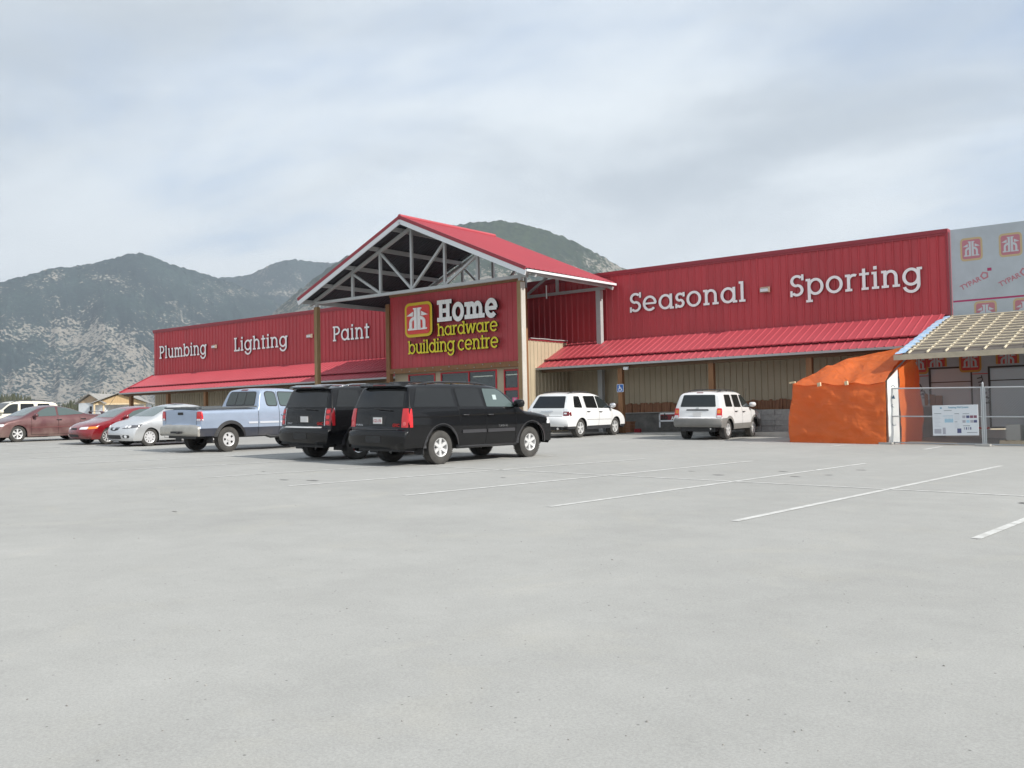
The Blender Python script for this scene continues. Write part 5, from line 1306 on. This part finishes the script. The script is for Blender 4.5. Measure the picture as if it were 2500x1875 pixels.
    for sg in (1, -1): b.tube([(wr+.55, sg*.90, .40), (wf-.55, sg*.90, .40)], .055, 8)
    b.build('running_board', BLACK_TR, c.root, smooth_=True)
    b = MB(); b.tube([(.55, -.5, .40), (.9, -.55, .42)], .035, 8); b.build('exhaust', STEEL, c.root)
    b = MB(); b.box(wr-.58, -.93, .26, wr-.55, -.62, .58); b.box(wr-.58, .62, .26, wr-.55, .93, .58); b.build('mud_flap', BLACK_PL, c.root)
    if not short: c.decal('window_sticker', M('paper_sticker', (.42, .50, .50), .4), [('R', [(3.20, 1.52), (3.33, 1.52), (3.33, 1.64), (3.20, 1.64)])], round_=.005, off=.012)
    return c
c = big_suv('sport_utility_vehicle', 'nearest black sport utility vehicle, extra long, with bright red tail lights', False, PAINT['black']); c.place((-15.92, 17.40), 1.30, -1, 2.2)
c = big_suv('sport_utility_vehicle', 'shorter black sport utility vehicle with chrome framed dark tail lights beside the blue pickup', True, PAINT['denali']); c.place((-19.12, 17.75), 1.17, -1, 1.5)

# ---- light blue extended-cab pickup
wr, wf = 1.20, 4.72
prof = [(.12, .50), (.02, .56), (.0, .62), (.0, .80), (.03, .83), (.12, .835), (.13, .95), (.13, 1.27), (.15, 1.305), (2.22, 1.335), (2.26, 1.36), (2.42, 1.84), (2.50, 1.91), (2.72, 1.945), (3.5, 1.955), (3.85, 1.92), (4.08, 1.83), (4.62, 1.36), (4.78, 1.30), (5.40, 1.19), (5.68, 1.10), (5.77, .95), (5.80, .75), (5.76, .52), (5.65, .44)]
TUM_PU = [(.3, .90), (.5, .955), (.70, .985), (.95, 1.0), (1.2, .985), (1.34, .955), (1.45, .915), (1.85, .79), (2.0, .74)]
def cls(x, y, z):
    if x < .13 and z < .84: return 'rear_bumper'
    if x > 5.35 and z < .70: return 'front_bumper'
    if z < .735 and x < 5.4: return 'lower_body'
    if x < .18 and z > .83 and abs(y) < .77 and z < 1.28: return 'tailgate'
    if .18 < x < 2.20 and z > 1.28 and abs(y) < .84: return 'bed_cover'
    if .735 < z < 1.30 and abs(y) > .6 and 3.05 < x < 4.35: return 'door|%d' % (y > 0)
    return 'body'
c = Car('pickup_truck', 'light blue extended cab pickup truck with dark lower body, tailgate towards the viewer', 'pickup truck', dict(L=5.8, W=2.0, tum=TUM_PU, prof=prof, wheels=(wr, wf), arch=.53, tyre=.385, tw=.25, rim=.56, rimkind=('slot', 5, .62, .16, .17), rimmat=HUBCAP,
    sill=.46, endsill=.50, sill0=.52, pan=.42, pantop=1.0, xcuts=[2.24, 3.05, 4.35], zcuts=[.735, .835, 1.30, .70, 1.28], rc=.085, crown=.03, kr=.06, rr=.4, kf=.2, paint=PAINT['blue'],
    mats={'rear_bumper': M('dirty_chrome_bumper', (.50, .48, .44), .35, metal=.5, var=.15), 'lower_body': PAINT['navy'], 'bed_cover': BLACK_PL}, cls=cls))
c.side('rear_side_window', GL_TEAL, [(2.62, 1.40), (3.00, 1.39), (2.98, 1.80), (2.70, 1.82), (2.60, 1.78)], round_=.09)
c.side('window_seal', BLACK_TR, [(2.585, 1.37), (3.03, 1.36), (3.01, 1.83), (2.68, 1.85), (2.57, 1.80)], round_=.10, off=.003)
c.side('door_window', GL_TEAL, [(3.13, 1.39), (4.28, 1.37), (4.26, 1.44), (3.88, 1.76), (3.70, 1.80), (3.11, 1.81)], round_=.08)
c.side('window_seal', BLACK_TR, [(3.10, 1.365), (4.33, 1.345), (4.30, 1.45), (3.90, 1.79), (3.72, 1.83), (3.08, 1.84)], round_=.09, off=.003)
RWG = glass('cab_rear_glass', (.055, .066, .062))
t = c.decal('rear_window', BLACK_TR, [('B', [(-.74, 1.375), (.74, 1.375), (.66, 1.835), (-.66, 1.835)])], round_=.09)
for y0, y1, k in ((-.69, -.25, 1), (-.20, .20, 0), (.25, .69, -1)):
    e = .05; c.decal('rear_pane', RWG, [('B', [(y0, 1.41), (y1, 1.41), (y1-(e if k < 0 else 0), 1.80), (y0+(e if k > 0 else 0), 1.80)])], round_=.05, off=.014, parent=t)
c.decal('brake_light', TAIL_D, [('B', [(-.17, 1.865), (.17, 1.865), (.15, 1.905), (-.15, 1.905)])], round_=.02, off=.01)
c.decal('windscreen', GL_DARK, [('F', [(-.80, 1.40), (.80, 1.40), (.66, 1.82), (-.66, 1.82)])])
for sg in (1, -1):
    v = 'L' if sg > 0 else 'R'
    t = c.decal('tail_light', TAIL, [('B', [(sg*.80, .96), (sg*.985, .96), (sg*.965, 1.235), (sg*.82, 1.235)]), (v, [(.13, .96), (.23, .96), (.20, 1.235), (.13, 1.235)])], round_=.03, off=.014)
    c.decal('reverse_lens', LENS, [('B', [(sg*.81, .965), (sg*.975, .965), (sg*.975, 1.02), (sg*.81, 1.02)]), (v, [(.13, .965), (.225, .965), (.22, 1.02), (.13, 1.02)])], round_=.015, off=.018, parent=t)
    c.decal('headlight', LENS, [('F', [(sg*.60, .92), (sg*.93, .92), (sg*.93, 1.08), (sg*.60, 1.08)])], round_=.02, off=.01)
    for w in (wr, wf):
        mb = MB(); rows = []
        for k in range(25):
            a = math.radians(4+172*k/24); row = []
            for rr in (.50, .60):
                x, z = w+rr*math.cos(a), .36+rr*math.sin(a); h = c.hit(v, x, max(z, .52)); row.append(Vector((x, (h[0].y if h else sg*.97)+sg*(.05 if rr < .55 else .003), max(z, .48))))
            rows.append(row)
        mb.grid(rows); mb.build('fender_flare', BLACK_PL, c.root, recalc=True)
    b = MB(); b.bar((.20, sg*.90, 1.335), (2.2, sg*.90, 1.365), .11, .05); b.build('bed_rail', M('bed_rail_grey', (.10, .11, .12), .5), c.root)
b = MB(); b.bar((.17, -.80, 1.325), (.17, .80, 1.325), .07, .05); b.build('tailgate_cap', M('bed_rail_grey', (.10, .11, .12), .5), c.root)
c.side('side_moulding', M('moulding_silver', (.55, .57, .62), .35), [(1.86, .845), (2.20, .845), (2.20, .905), (1.86, .905)], round_=.01, off=.015); c.side('side_moulding', M('moulding_silver', (.55, .57, .62), .35), [(2.28, .845), (3.02, .845), (3.02, .905), (2.28, .905)], round_=.01, off=.015); c.side('side_moulding', M('moulding_silver', (.55, .57, .62), .35), [(3.08, .845), (4.15, .845), (4.15, .905), (3.08, .905)], round_=.01, off=.015)
c.decal('tailgate_handle', BLACK_PL, [('B', [(-.13, 1.13), (.13, 1.13), (.13, 1.21), (-.13, 1.21)])], round_=.015, off=.012)
c.seams([('S', [(2.24, .50), (2.24, 1.34)]), ('S', [(3.05, .50), (3.05, 1.84)]), ('S', [(4.35, .55), (4.35, 1.30)]), ('B', [(-.79, .85), (-.79, 1.28)]), ('B', [(.79, .85), (.79, 1.28)])], w=.014)
c.handle(3.22, 1.10, PAINT['blue']); c.mirror(4.28, 1.42, BLACK_PL, sc=1.25)
b = MB(); b.tube([(.02, -.12, .60), (-.10, -.12, .60)], .03, 8); b.box(-.06, -.25, .58, .02, .25, .64); b.build('tow_hitch', BLACK_PL, c.root)
b = MB(); b.box(wr-.62, -.95, .30, wr-.60, -.66, .60); b.box(wr-.62, .66, .30, wr-.60, .95, .60); b.build('mud_flap', BLACK_PL, c.root)
b = MB()
for sg in (1, -1): b.tube([(2.45, sg*.86, .52), (2.7, sg*.96, .42), (3.9, sg*.96, .42), (4.1, sg*.86, .52)], .05, 8)
b.build('side_step', BLACK_PL, c.root, smooth_=True)
c.place((-25.42, 18.31), wr, -1, -.5)

# ---- saloon cars parked nose out
def saloon(name, label, L, W, prof, wheels, tyre, paint, gl, side_polys, ws, rimkind, rimmat, rim=.62, belt=.92, doors=(), place=None, front=None, extra=None, rear_glass=None, coupe=False):
    def cls(x, y, z):
        if x > L-.75 and z < .52: return 'front_bumper'
        if x < .55 and z < .55: return 'rear_bumper'
        if x > ws[0] and z > .60 and abs(y) < W*.40: return 'hood'
        if .27 < z < belt-.03 and abs(y) > W*.3:
            for i in range(len(doors)-1):
                if doors[i] < x < doors[i+1]: return 'door|%d%d' % (i, y > 0)
        return 'body'
    k = W/1.76
    c = Car(name, label, 'car', dict(L=L, W=W, tum=[(a, b) for a, b in TUM_CAR], prof=prof, wheels=wheels, arch=tyre+.045, tyre=tyre, tw=.20, rim=rim, rimkind=rimkind, rimmat=rimmat, sill=.20, endsill=.20, sill0=.22, pan=.18, pantop=.62,
        xcuts=list(doors)+[ws[0]], zcuts=[.27, .52, .55, belt-.03, .60], rc=.08, crown=.035, kr=.16, rr=.6, kf=.34, rf=1.0, paint=paint, mats={}, cls=cls))
    for nm, P in side_polys: c.side(nm, gl[0], P, round_=.035)
    x0, z0, x1, z1 = ws[1:5]
    c.decal('windscreen', gl[1], [('F', [(-ws[5], z0), (ws[5], z0), (ws[6], z1), (-ws[6], z1)])], round_=.05)
    if rear_glass: c.decal('rear_window', gl[0], [('B', rear_glass)], round_=.05)
    c.seams([('S', [(d, .28), (d, belt)]) for d in doors]+[('S', [(doors[0], .28), (doors[-1], .28)])])
    if front: front(c)
    if extra: extra(c)
    c.place(*place); return c
# silver saloon
prof = [(.10, .24), (.02, .36), (.0, .50), (.03, .85), (.07, 1.0), (.14, 1.045), (.62, 1.10), (.90, 1.19), (1.38, 1.39), (1.70, 1.455), (2.05, 1.47), (2.45, 1.44), (2.78, 1.35), (3.50, .985), (3.66, .945), (4.10, .85), (4.34, .74), (4.45, .60), (4.49, .46), (4.47, .30), (4.38, .20)]
def front_s(c):
    for sg in (1, -1):
        v = 'L' if sg > 0 else 'R'
        h = c.decal('headlight', LENS_D, [('F', [(sg*.42, .615), (sg*.79, .64), (sg*.80, .74), (sg*.62, .735)]), (v, [(4.02, .66), (4.24, .64), (4.20, .71), (3.86, .78)])], round_=.02, off=.008)
        for y in (.55, .66): c.decal('lamp_reflector', LENS, [('F', [(sg*(y-.045), .645), (sg*(y+.045), .645), (sg*(y+.045), .725), (sg*(y-.045), .725)])], round_=.045, off=.013, parent=h)
        f = c.decal('fog_lamp', BLACK_PL, [('F', [(sg*.50, .30), (sg*.72, .30), (sg*.72, .40), (sg*.50, .41)])], round_=.045, off=.008)
        c.decal('lamp_reflector', LENS, [('F', [(sg*.56, .305), (sg*.65, .305), (sg*.65, .395), (sg*.56, .395)])], round_=.045, off=.014, parent=f)
    g = c.decal('grille', BLACK_PL, [('F', [(-.30, .665), (.30, .665), (.24, .58), (.10, .545), (-.10, .545), (-.24, .58)])], round_=.03, off=.007)
    c.decal('grille_bar', CHROME, [('F', [(-.28, .632), (.28, .632), (.28, .645), (-.28, .645)])], round_=.004, off=.013, parent=g)
    c.decal('badge', CHROME, [('F', [(-.075, .57), (.075, .57), (.075, .675), (-.075, .675)])], round_=.05, off=.016)
    c.decal('lower_grille', BLACK_PL, [('F', [(-.42, .27), (.42, .27), (.40, .40), (-.40, .40)])], round_=.03, off=.008)
def extra_s(c):
    c.mirror(3.0, .98, PAINT['silver'], sc=.85); c.handle(2.35, .82, PAINT['silver']); c.handle(1.45, .84, PAINT['silver'])
    b = MB(); t = c.hit('T', 2.1, 0)[0]; P = []
    for i in range(5): P.append([tuple(c.hit('T', 1.95+.10*i, -.38+.095*j)[0]+Vector((0, 0, .012))) for j in range(9)])
    b.grid(P); b.build('sunroof', GL_DARK, c.root, smooth_=True, recalc=True)
saloon('saloon_car', 'silver saloon car parked nose out next to the blue pickup', 4.49, 1.755, prof, (.94, 3.58), .315, PAINT['silver'], (GL_DARK, GL_PALE),
       [('rear_door_window', [(.98, 1.02), (1.86, .99), (1.84, 1.34), (1.42, 1.33)]), ('front_door_window', [(1.93, .99), (2.98, .965), (2.94, 1.02), (2.55, 1.27), (2.25, 1.345), (1.92, 1.35)])],
       (3.62, 3.0, 1.03, 2.5, 1.36, .66, .52), ('slot', 10, .70, .14, .07), HUBCAP, rim=.66, belt=.955, doors=(1.05, 1.90, 3.02), place=((-31.23, 19.21), 3.58, 1, 181.0), front=front_s, extra=extra_s, rear_glass=[(-.62, 1.12), (.62, 1.12), (.52, 1.36), (-.52, 1.36)])
# red saloon
prof = [(.10, .25), (.02, .36), (.0, .50), (.04, .84), (.10, .98), (.20, 1.01), (.78, 1.05), (1.05, 1.13), (1.50, 1.31), (1.82, 1.375), (2.15, 1.385), (2.5, 1.355), (2.80, 1.27), (3.48, .935), (3.64, .895), (4.15, .79), (4.40, .68), (4.50, .56), (4.54, .44), (4.50, .30), (4.40, .22)]
def front_r(c):
    for sg in (1, -1):
        v = 'L' if sg > 0 else 'R'
        c.decal('headlight', LENS, [('F', [(sg*.34, .555), (sg*.66, .56), (sg*.66, .655), (sg*.36, .635)])], round_=.03, off=.008)
        c.decal('turn_signal', AMBER, [('F', [(sg*.67, .565), (sg*.82, .575), (sg*.82, .66), (sg*.67, .655)]), (v, [(4.05, .59), (4.27, .58), (4.25, .655), (4.02, .665)])], round_=.02, off=.008)
    c.decal('grille', BLACK_PL, [('F', [(-.22, .545), (.22, .545), (.18, .61), (-.18, .61)])], round_=.04, off=.007)
    c.decal('lower_grille', BLACK_PL, [('F', [(-.34, .29), (.34, .29), (.32, .38), (-.32, .38)])], round_=.03, off=.008)
def extra_r(c):
    c.mirror(3.0, .95, PAINT['red'], sc=.85); p = c.hit('T', 3.0, -.62)[0]; b = MB(); b.tube([tuple(p), (p.x-.55, p.y, p.z+.75)], .006, 6); b.build('antenna', BLACK_PL, c.root)
saloon('saloon_car', 'bright red car parked nose out between the silver and the burgundy cars', 4.54, 1.72, prof, (.98, 3.62), .305, PAINT['red'], (GL_TEAL, GL_PALE),
       [('rear_door_window', [(1.05, 1.0), (1.78, .965), (1.76, 1.27), (1.45, 1.25)]), ('door_window', [(1.84, .965), (2.98, .93), (2.94, .98), (2.55, 1.20), (2.25, 1.275), (1.83, 1.285)])],
       (3.60, 3.0, .98, 2.5, 1.28, .64, .50), ('spoke', 10, .05, .06), ALU, rim=.66, belt=.92, doors=(1.80, 3.05), place=((-34.0, 19.23), 3.62, 1, 181.0), front=front_r, extra=extra_r, rear_glass=[(-.60, 1.07), (.60, 1.07), (.50, 1.28), (-.50, 1.28)])
# burgundy saloon
prof = [(.12, .25), (.02, .38), (.0, .52), (.05, .90), (.12, 1.02), (.22, 1.055), (.95, 1.09), (1.25, 1.17), (1.72, 1.345), (2.08, 1.43), (2.45, 1.445), (2.80, 1.415), (3.10, 1.33), (3.80, .985), (3.98, .94), (4.50, .84), (4.78, .72), (4.92, .58), (4.97, .44), (4.93, .30), (4.82, .22)]
def front_b(c):
    for sg in (1, -1):
        v = 'L' if sg > 0 else 'R'
        c.decal('headlight', LENS, [('F', [(sg*.40, .60), (sg*.74, .60), (sg*.80, .70), (sg*.44, .69)]), (v, [(4.52, .62), (4.70, .61), (4.66, .70), (4.46, .71)])], round_=.04, off=.008)
    c.decal('lower_grille', BLACK_PL, [('F', [(-.40, .29), (.40, .29), (.38, .40), (-.38, .40)])], round_=.03, off=.008)
def extra_b(c):
    c.mirror(3.30, 1.0, PAINT['burg'], sc=.9); c.handle(2.30, .86, BLACK_TR); c.handle(1.28, .88, BLACK_TR)
    c.side('door_moulding', M('moulding_burgundy', (.16, .06, .06), .5), [(1.55, .56), (3.42, .54), (3.42, .58), (1.55, .60)], off=.014, round_=.01)
    b = MB()
    for x0, x1, z in ((.16, .34, 1.165),): 
        P = [[(x0+(x1-x0)*i/3, -.62+.155*j, z+.02*math.sin(i)-(.06 if j in (0, 8) else 0)) for j in range(9)] for i in range(4)]; b.grid(P); b.grid([[(a, q, r-.03) for a, q, r in row] for row in P], flip=True)
    for y in (-.5, .5): b.box(.2, y-.03, 1.02, .3, y+.03, 1.16)
    b.build('boot_spoiler', PAINT['burg'], c.root)
saloon('saloon_car', 'dusty burgundy saloon car with five spoke wheels, leftmost saloon of the row', 4.97, 1.87, prof, (1.16, 3.94), .325, PAINT['burg'], (GL_TEAL, GL_PALE),
       [('rear_door_window', [(1.22, 1.08), (2.30, 1.02), (2.27, 1.36), (1.98, 1.345), (1.62, 1.24)]), ('front_door_window', [(2.37, 1.015), (3.36, .985), (3.30, 1.03), (2.92, 1.27), (2.68, 1.355), (2.36, 1.37)])],
       (3.95, 3.30, 1.03, 2.8, 1.34, .70, .55), ('spoke', 6, .10, .17), ALU, rim=.62, belt=.97, doors=(1.42, 2.34, 3.42), place=((-39.47, 18.55), 3.94, 1, 181.0), front=front_b, extra=extra_b, rear_glass=[(-.64, 1.12), (.64, 1.12), (.54, 1.33), (-.54, 1.33)])

# ---- white sport utility vehicles by the store front, cream one far left
def white_suv(name, label, paint, kind, place, group='white sport utility vehicles'):
    if kind == 'a':   # sloping tailgate
        L, Wd, wr, wf, ty = 4.79, 1.95, 1.12, 3.82, .36
        prof = [(.12, .40), (.03, .50), (.0, .60), (.02, .76), (.10, .84), (.14, .90), (.17, 1.08), (.56, 1.60), (.62, 1.665), (.82, 1.72), (1.6, 1.745), (2.3, 1.725), (2.72, 1.65), (3.50, 1.16), (3.68, 1.10), (4.25, .99), (4.58, .86), (4.74, .72), (4.79, .56), (4.73, .38), (4.6, .30)]
        tum = [(.2, .90), (.42, .965), (.62, .99), (.85, 1.0), (1.05, .975), (1.15, .94), (1.62, .77), (1.8, .70)]
        def cls(x, y, z):
            if z < .44: return 'lower_cladding|%d' % (x > 2.4)
            if x < .75 and z < .80: return 'rear_bumper'
            if x < .60 and abs(y) < .70 and z < 1.60: return 'tailgate'
            if x > 3.68 and z > .80 and abs(y) < .78: return 'hood'
            if .44 < z < 1.08 and abs(y) > .6:
                if 2.42 < x < 3.45: return 'door|f%d' % (y > 0)
                if 1.45 < x < 2.42: return 'door|r%d' % (y > 0)
            return 'body'
        sp = dict(xcuts=[1.45, 2.42, 3.45, 3.68], zcuts=[.44, .80, 1.08], rim=.64, rimkind=('spoke', 5, .13, .15), rimmat=ALU, arch=.43, sill=.30, endsill=.34, sill0=.36, mats={'lower_cladding': M('dark_lower_cladding', (.035, .035, .04), .5), 'tailgate': M('white_tailgate_paint', (.70, .71, .71), .25, coat=.8)})
    else:
        L, Wd, wr, wf, ty = 4.44, 1.80, .90, 3.52, .355
        prof = [(.10, .45), (.02, .52), (.0, .60), (.0, .74), (.03, .78), (.10, .79), (.12, .90), (.14, 1.10), (.32, 1.58), (.36, 1.64), (.52, 1.70), (1.2, 1.735), (2.1, 1.725), (2.48, 1.66), (3.12, 1.17), (3.28, 1.10), (3.95, 1.01), (4.24, .92), (4.38, .78), (4.44, .62), (4.40, .45), (4.28, .36)]
        tum = [(.2, .91), (.42, .97), (.62, 1.0), (.85, .995), (1.05, .975), (1.15, .95), (1.60, .81), (1.8, .74)]
        def cls(x, y, z):
            if x < .70 and z < .765: return 'rear_bumper'
            if x > 3.9 and z < .66: return 'front_bumper'
            if z < .56: return 'lower_cladding|%d%d%d' % (y > 0, x < wr, x > wf)
            if x < .36 and abs(y) < .72: return 'tailgate'
            if x > 3.28 and z > .85 and abs(y) < .72: return 'hood'
            if .56 < z < 1.08 and abs(y) > .5:
                if 2.18 < x < 3.12: return 'door|f%d' % (y > 0)
                if 1.40 < x < 2.18: return 'door|r%d' % (y > 0)
            return 'body'
        cl = GREY_CLAD if kind == 'b' else paint
        sp = dict(xcuts=[1.40, 2.18, 3.12, 3.28], zcuts=[.56, .66, .765, 1.08], rim=.60, rimkind=('spoke', 5, .13, .16), rimmat=ALU, arch=.42, sill=.36, endsill=.44, sill0=.46, mats={'lower_cladding': cl, 'rear_bumper': cl, 'front_bumper': cl})
    c = Car(name, label, 'suv', dict(L=L, W=Wd, tum=tum, prof=prof, wheels=(wr, wf), tyre=ty, tw=.24, pan=.30, rc=.085, crown=.035, kr=.12, rr=.45, kf=.24, paint=paint, cls=cls, **sp), group)
    if kind == 'a':
        c.side('quarter_window', GL_BLACK, [(.62, 1.15), (1.22, 1.13), (1.20, 1.575), (.80, 1.585)], round_=.06)
        c.side('rear_door_window', GL_BLACK, [(1.50, 1.13), (2.36, 1.11), (2.34, 1.585), (1.50, 1.585)], round_=.05)
        c.side('front_door_window', GL_DARK, [(2.42, 1.11), (3.40, 1.09), (3.36, 1.13), (2.90, 1.46), (2.66, 1.565), (2.40, 1.585)], round_=.05)
        c.decal('rear_window', GL_BLACK, [('B', [(-.72, 1.13), (.72, 1.13), (.60, 1.58), (-.60, 1.58)])], round_=.04)
        c.decal('windscreen', GL_DARK, [('F', [(-.74, 1.20), (.74, 1.20), (.58, 1.62), (-.58, 1.62)])])
        for sg in (1, -1):
            v = 'L' if sg > 0 else 'R'
            t = c.decal('tail_light', TAIL_D, [('B', [(sg*.73, .84), (sg*.955, .84), (sg*.945, 1.0), (sg*.72, 1.0)]), (v, [(.14, .84), (.34, .84), (.32, 1.0), (.16, 1.0)])], round_=.02, off=.012)
            c.decal('clear_lamp', LENS, [('B', [(sg*.72, 1.0), (sg*.945, 1.0), (sg*.90, 1.10), (sg*.72, 1.11)])], round_=.02, off=.012); c.decal('lamp_lens', LENS, [('B', [(sg*.75, .90), (sg*.86, .90), (sg*.86, .96), (sg*.75, .96)])], round_=.02, off=.017, parent=t)
        c.plate(0, .86, None); c.decal('plate_frame', CHROME, [('B', [(-.26, 1.0), (.26, 1.0), (.26, 1.03), (-.26, 1.03)])], round_=.01, off=.02)
        c.mirror(3.36, 1.16, M('chrome_mirror', (.72, .73, .76), .15, metal=.6), sc=1.1); c.handle(1.62, .99, BLACK_TR); c.handle(2.55, .97, BLACK_TR); c.rails(.75, 2.5, .56, BLACK_TR, .045)
        c.seams([('S', [(2.42, .40), (2.42, 1.58)]), ('S', [(1.45, .85), (1.45, 1.58)]), ('S', [(3.45, .46), (3.45, 1.10)]), ('S', [(1.5, .68), (3.4, .66)]), ('B', [(-.70, .82), (.70, .82)])])
        b = MB(); b.tube([(.02, -.55, .36), (.30, -.55, .38)], .045, 8); b.build('exhaust', CHROME, c.root)
        b = MB(); b.tube([(.36, .05, 1.14), (.40, -.25, 1.20)], .012, 6); b.build('rear_wiper', BLACK_PL, c.root)
    else:
        c.side('quarter_window', GL_BLACK, [(.62, 1.16), (1.28, 1.15), (1.27, 1.58), (.72, 1.585)], round_=.05)
        c.side('rear_door_window', GL_BLACK, [(1.45, 1.14), (2.12, 1.13), (2.06, 1.58), (1.45, 1.585)], round_=.04)
        c.side('front_door_window', GL_DARK, [(2.24, 1.13), (3.06, 1.11), (3.02, 1.16), (2.62, 1.48), (2.44, 1.565), (2.18, 1.58)], round_=.04)
        c.decal('rear_window', GL_DARK, [('B', [(-.66, 1.16), (.66, 1.16), (.58, 1.58), (-.58, 1.58)])], round_=.04)
        c.decal('windscreen', GL_DARK, [('F', [(-.70, 1.20), (.70, 1.20), (.56, 1.62), (-.56, 1.62)])])
        for sg in (1, -1):
            v = 'L' if sg > 0 else 'R'
            t = c.decal('tail_light', TAIL, [('B', [(sg*.70, .80), (sg*.89, .80), (sg*.87, 1.11), (sg*.71, 1.11)]), (v, [(.12, .80), (.25, .80), (.22, 1.11), (.14, 1.11)])], round_=.03, off=.012)
            c.decal('lamp_lens', AMBER, [('B', [(sg*.72, .93), (sg*.83, .93), (sg*.83, 1.05), (sg*.72, 1.05)])], round_=.03, off=.017, parent=t); c.decal('reverse_lens', LENS, [('B', [(sg*.71, .805), (sg*.87, .805), (sg*.87, .86), (sg*.71, .86)])], round_=.02, off=.017, parent=t)
        c.plate(0, .90, None); c.decal('tailgate_trim', BLACK_TR, [('B', [(-.42, 1.03), (.42, 1.03), (.40, 1.075), (-.40, 1.075)])], round_=.02, off=.014)
        c.decal('brake_light', TAIL_D, [('B', [(-.12, 1.64), (.12, 1.64), (.12, 1.66), (-.12, 1.66)])], round_=.006, off=.012); c.decal('badge', STEEL, [('B', [(-.05, 1.10), (.05, 1.10), (.05, 1.135), (-.05, 1.135)])], round_=.015, off=.012)
        c.mirror(3.05, 1.17, paint, sc=1.05); c.handle(1.56, .99, BLACK_TR); c.handle(2.32, .97, BLACK_TR); c.rails(.55, 2.4, .56, BLACK_TR, .05, cross=(1.1,))
        c.seams([('S', [(2.18, .46), (2.18, 1.58)]), ('S', [(1.40, .80), (1.40, 1.58)]), ('S', [(3.12, .5), (3.12, 1.10)]), ('B', [(-.71, .78), (-.71, 1.1)]), ('B', [(.71, .78), (.71, 1.1)])])
        if kind == 'b':
            for v, sg in (('L', 1), ('R', -1)):
                for w in (wr, wf):
                    mb = MB(); rows = []
                    for k in range(25):
                        a = math.radians(0+180*k/24); row = []
                        for rr in (.405, .50):
                            x, z = w+rr*math.cos(a), .34+rr*math.sin(a); h = c.hit(v, x, max(z, .46)); row.append(Vector((x, (h[0].y if h else sg*.87)+sg*(.03 if rr < .45 else .004), max(z, .40))))
                        rows.append(row)
                    mb.grid(rows); mb.build('fender_flare', GREY_CLAD, c.root, recalc=True)
            p = c.hit('T', 3.35, -.60)[0]; b = MB(); b.tube([tuple(p), (p.x+.05, p.y, p.z+.75)], .006, 6); b.build('antenna', BLACK_PL, c.root)
        b = MB(); b.tube([(.02, -.52, .40), (.30, -.52, .42)], .03, 8); b.build('exhaust', CHROME, c.root)
    for sg in (1, -1):
        v = 'L' if sg > 0 else 'R'
        c.decal('headlight', LENS, [('F', [(sg*.50, .72), (sg*.80, .72), (sg*.80, .86), (sg*.50, .85)]), (v, [(L-.42, .74), (L-.18, .73), (L-.22, .84), (L-.40, .86)])], round_=.02, off=.01)
    c.place(*place); return c
white_suv('sport_utility_vehicle', 'white sport utility vehicle with sloping tailgate parked under the accessible parking sign', PAINT['white'], 'a', ((-21.45, 31.35), 1.12, -1, -3.5))
white_suv('sport_utility_vehicle', 'white sport utility vehicle with grey lower cladding parked left of the orange tarp', PAINT['white2'], 'b', ((-15.72, 32.15), .90, -1, -5.5))
white_suv('sport_utility_vehicle', 'cream sport utility vehicle partly hidden behind the burgundy saloon', PAINT['cream'], 'c', ((-46.6, 20.6), 3.52, 1, 181), None)
white_suv('sport_utility_vehicle', 'red vehicle with only its roof showing behind the cream one, far left', PAINT['red'], 'c', ((-52.5, 21.6), 3.52, 1, 181), None)

# ------------------------------------------------------------------ hazy air
hz = MB(); hz.box(-12000, -3000, -60, 4000, 12000, 1300)
HAZE = bpy.data.materials.new('hazy_air'); HAZE.use_nodes = True; nt = HAZE.node_tree; nt.nodes.clear()
o_ = nt.nodes.new('ShaderNodeOutputMaterial'); pv = nt.nodes.new('ShaderNodeVolumePrincipled'); pv.inputs['Color'].default_value = (.78, .885, 1.0, 1); pv.inputs['Density'].default_value = 1.0e-4; pv.inputs['Anisotropy'].default_value = .1
nt.links.new(pv.outputs[0], o_.inputs['Volume'])
hz = hz.build('haze', HAZE); hz['kind'] = 'stuff'; tag(hz, 'thin blue haze in the air before the mountains', 'haze')
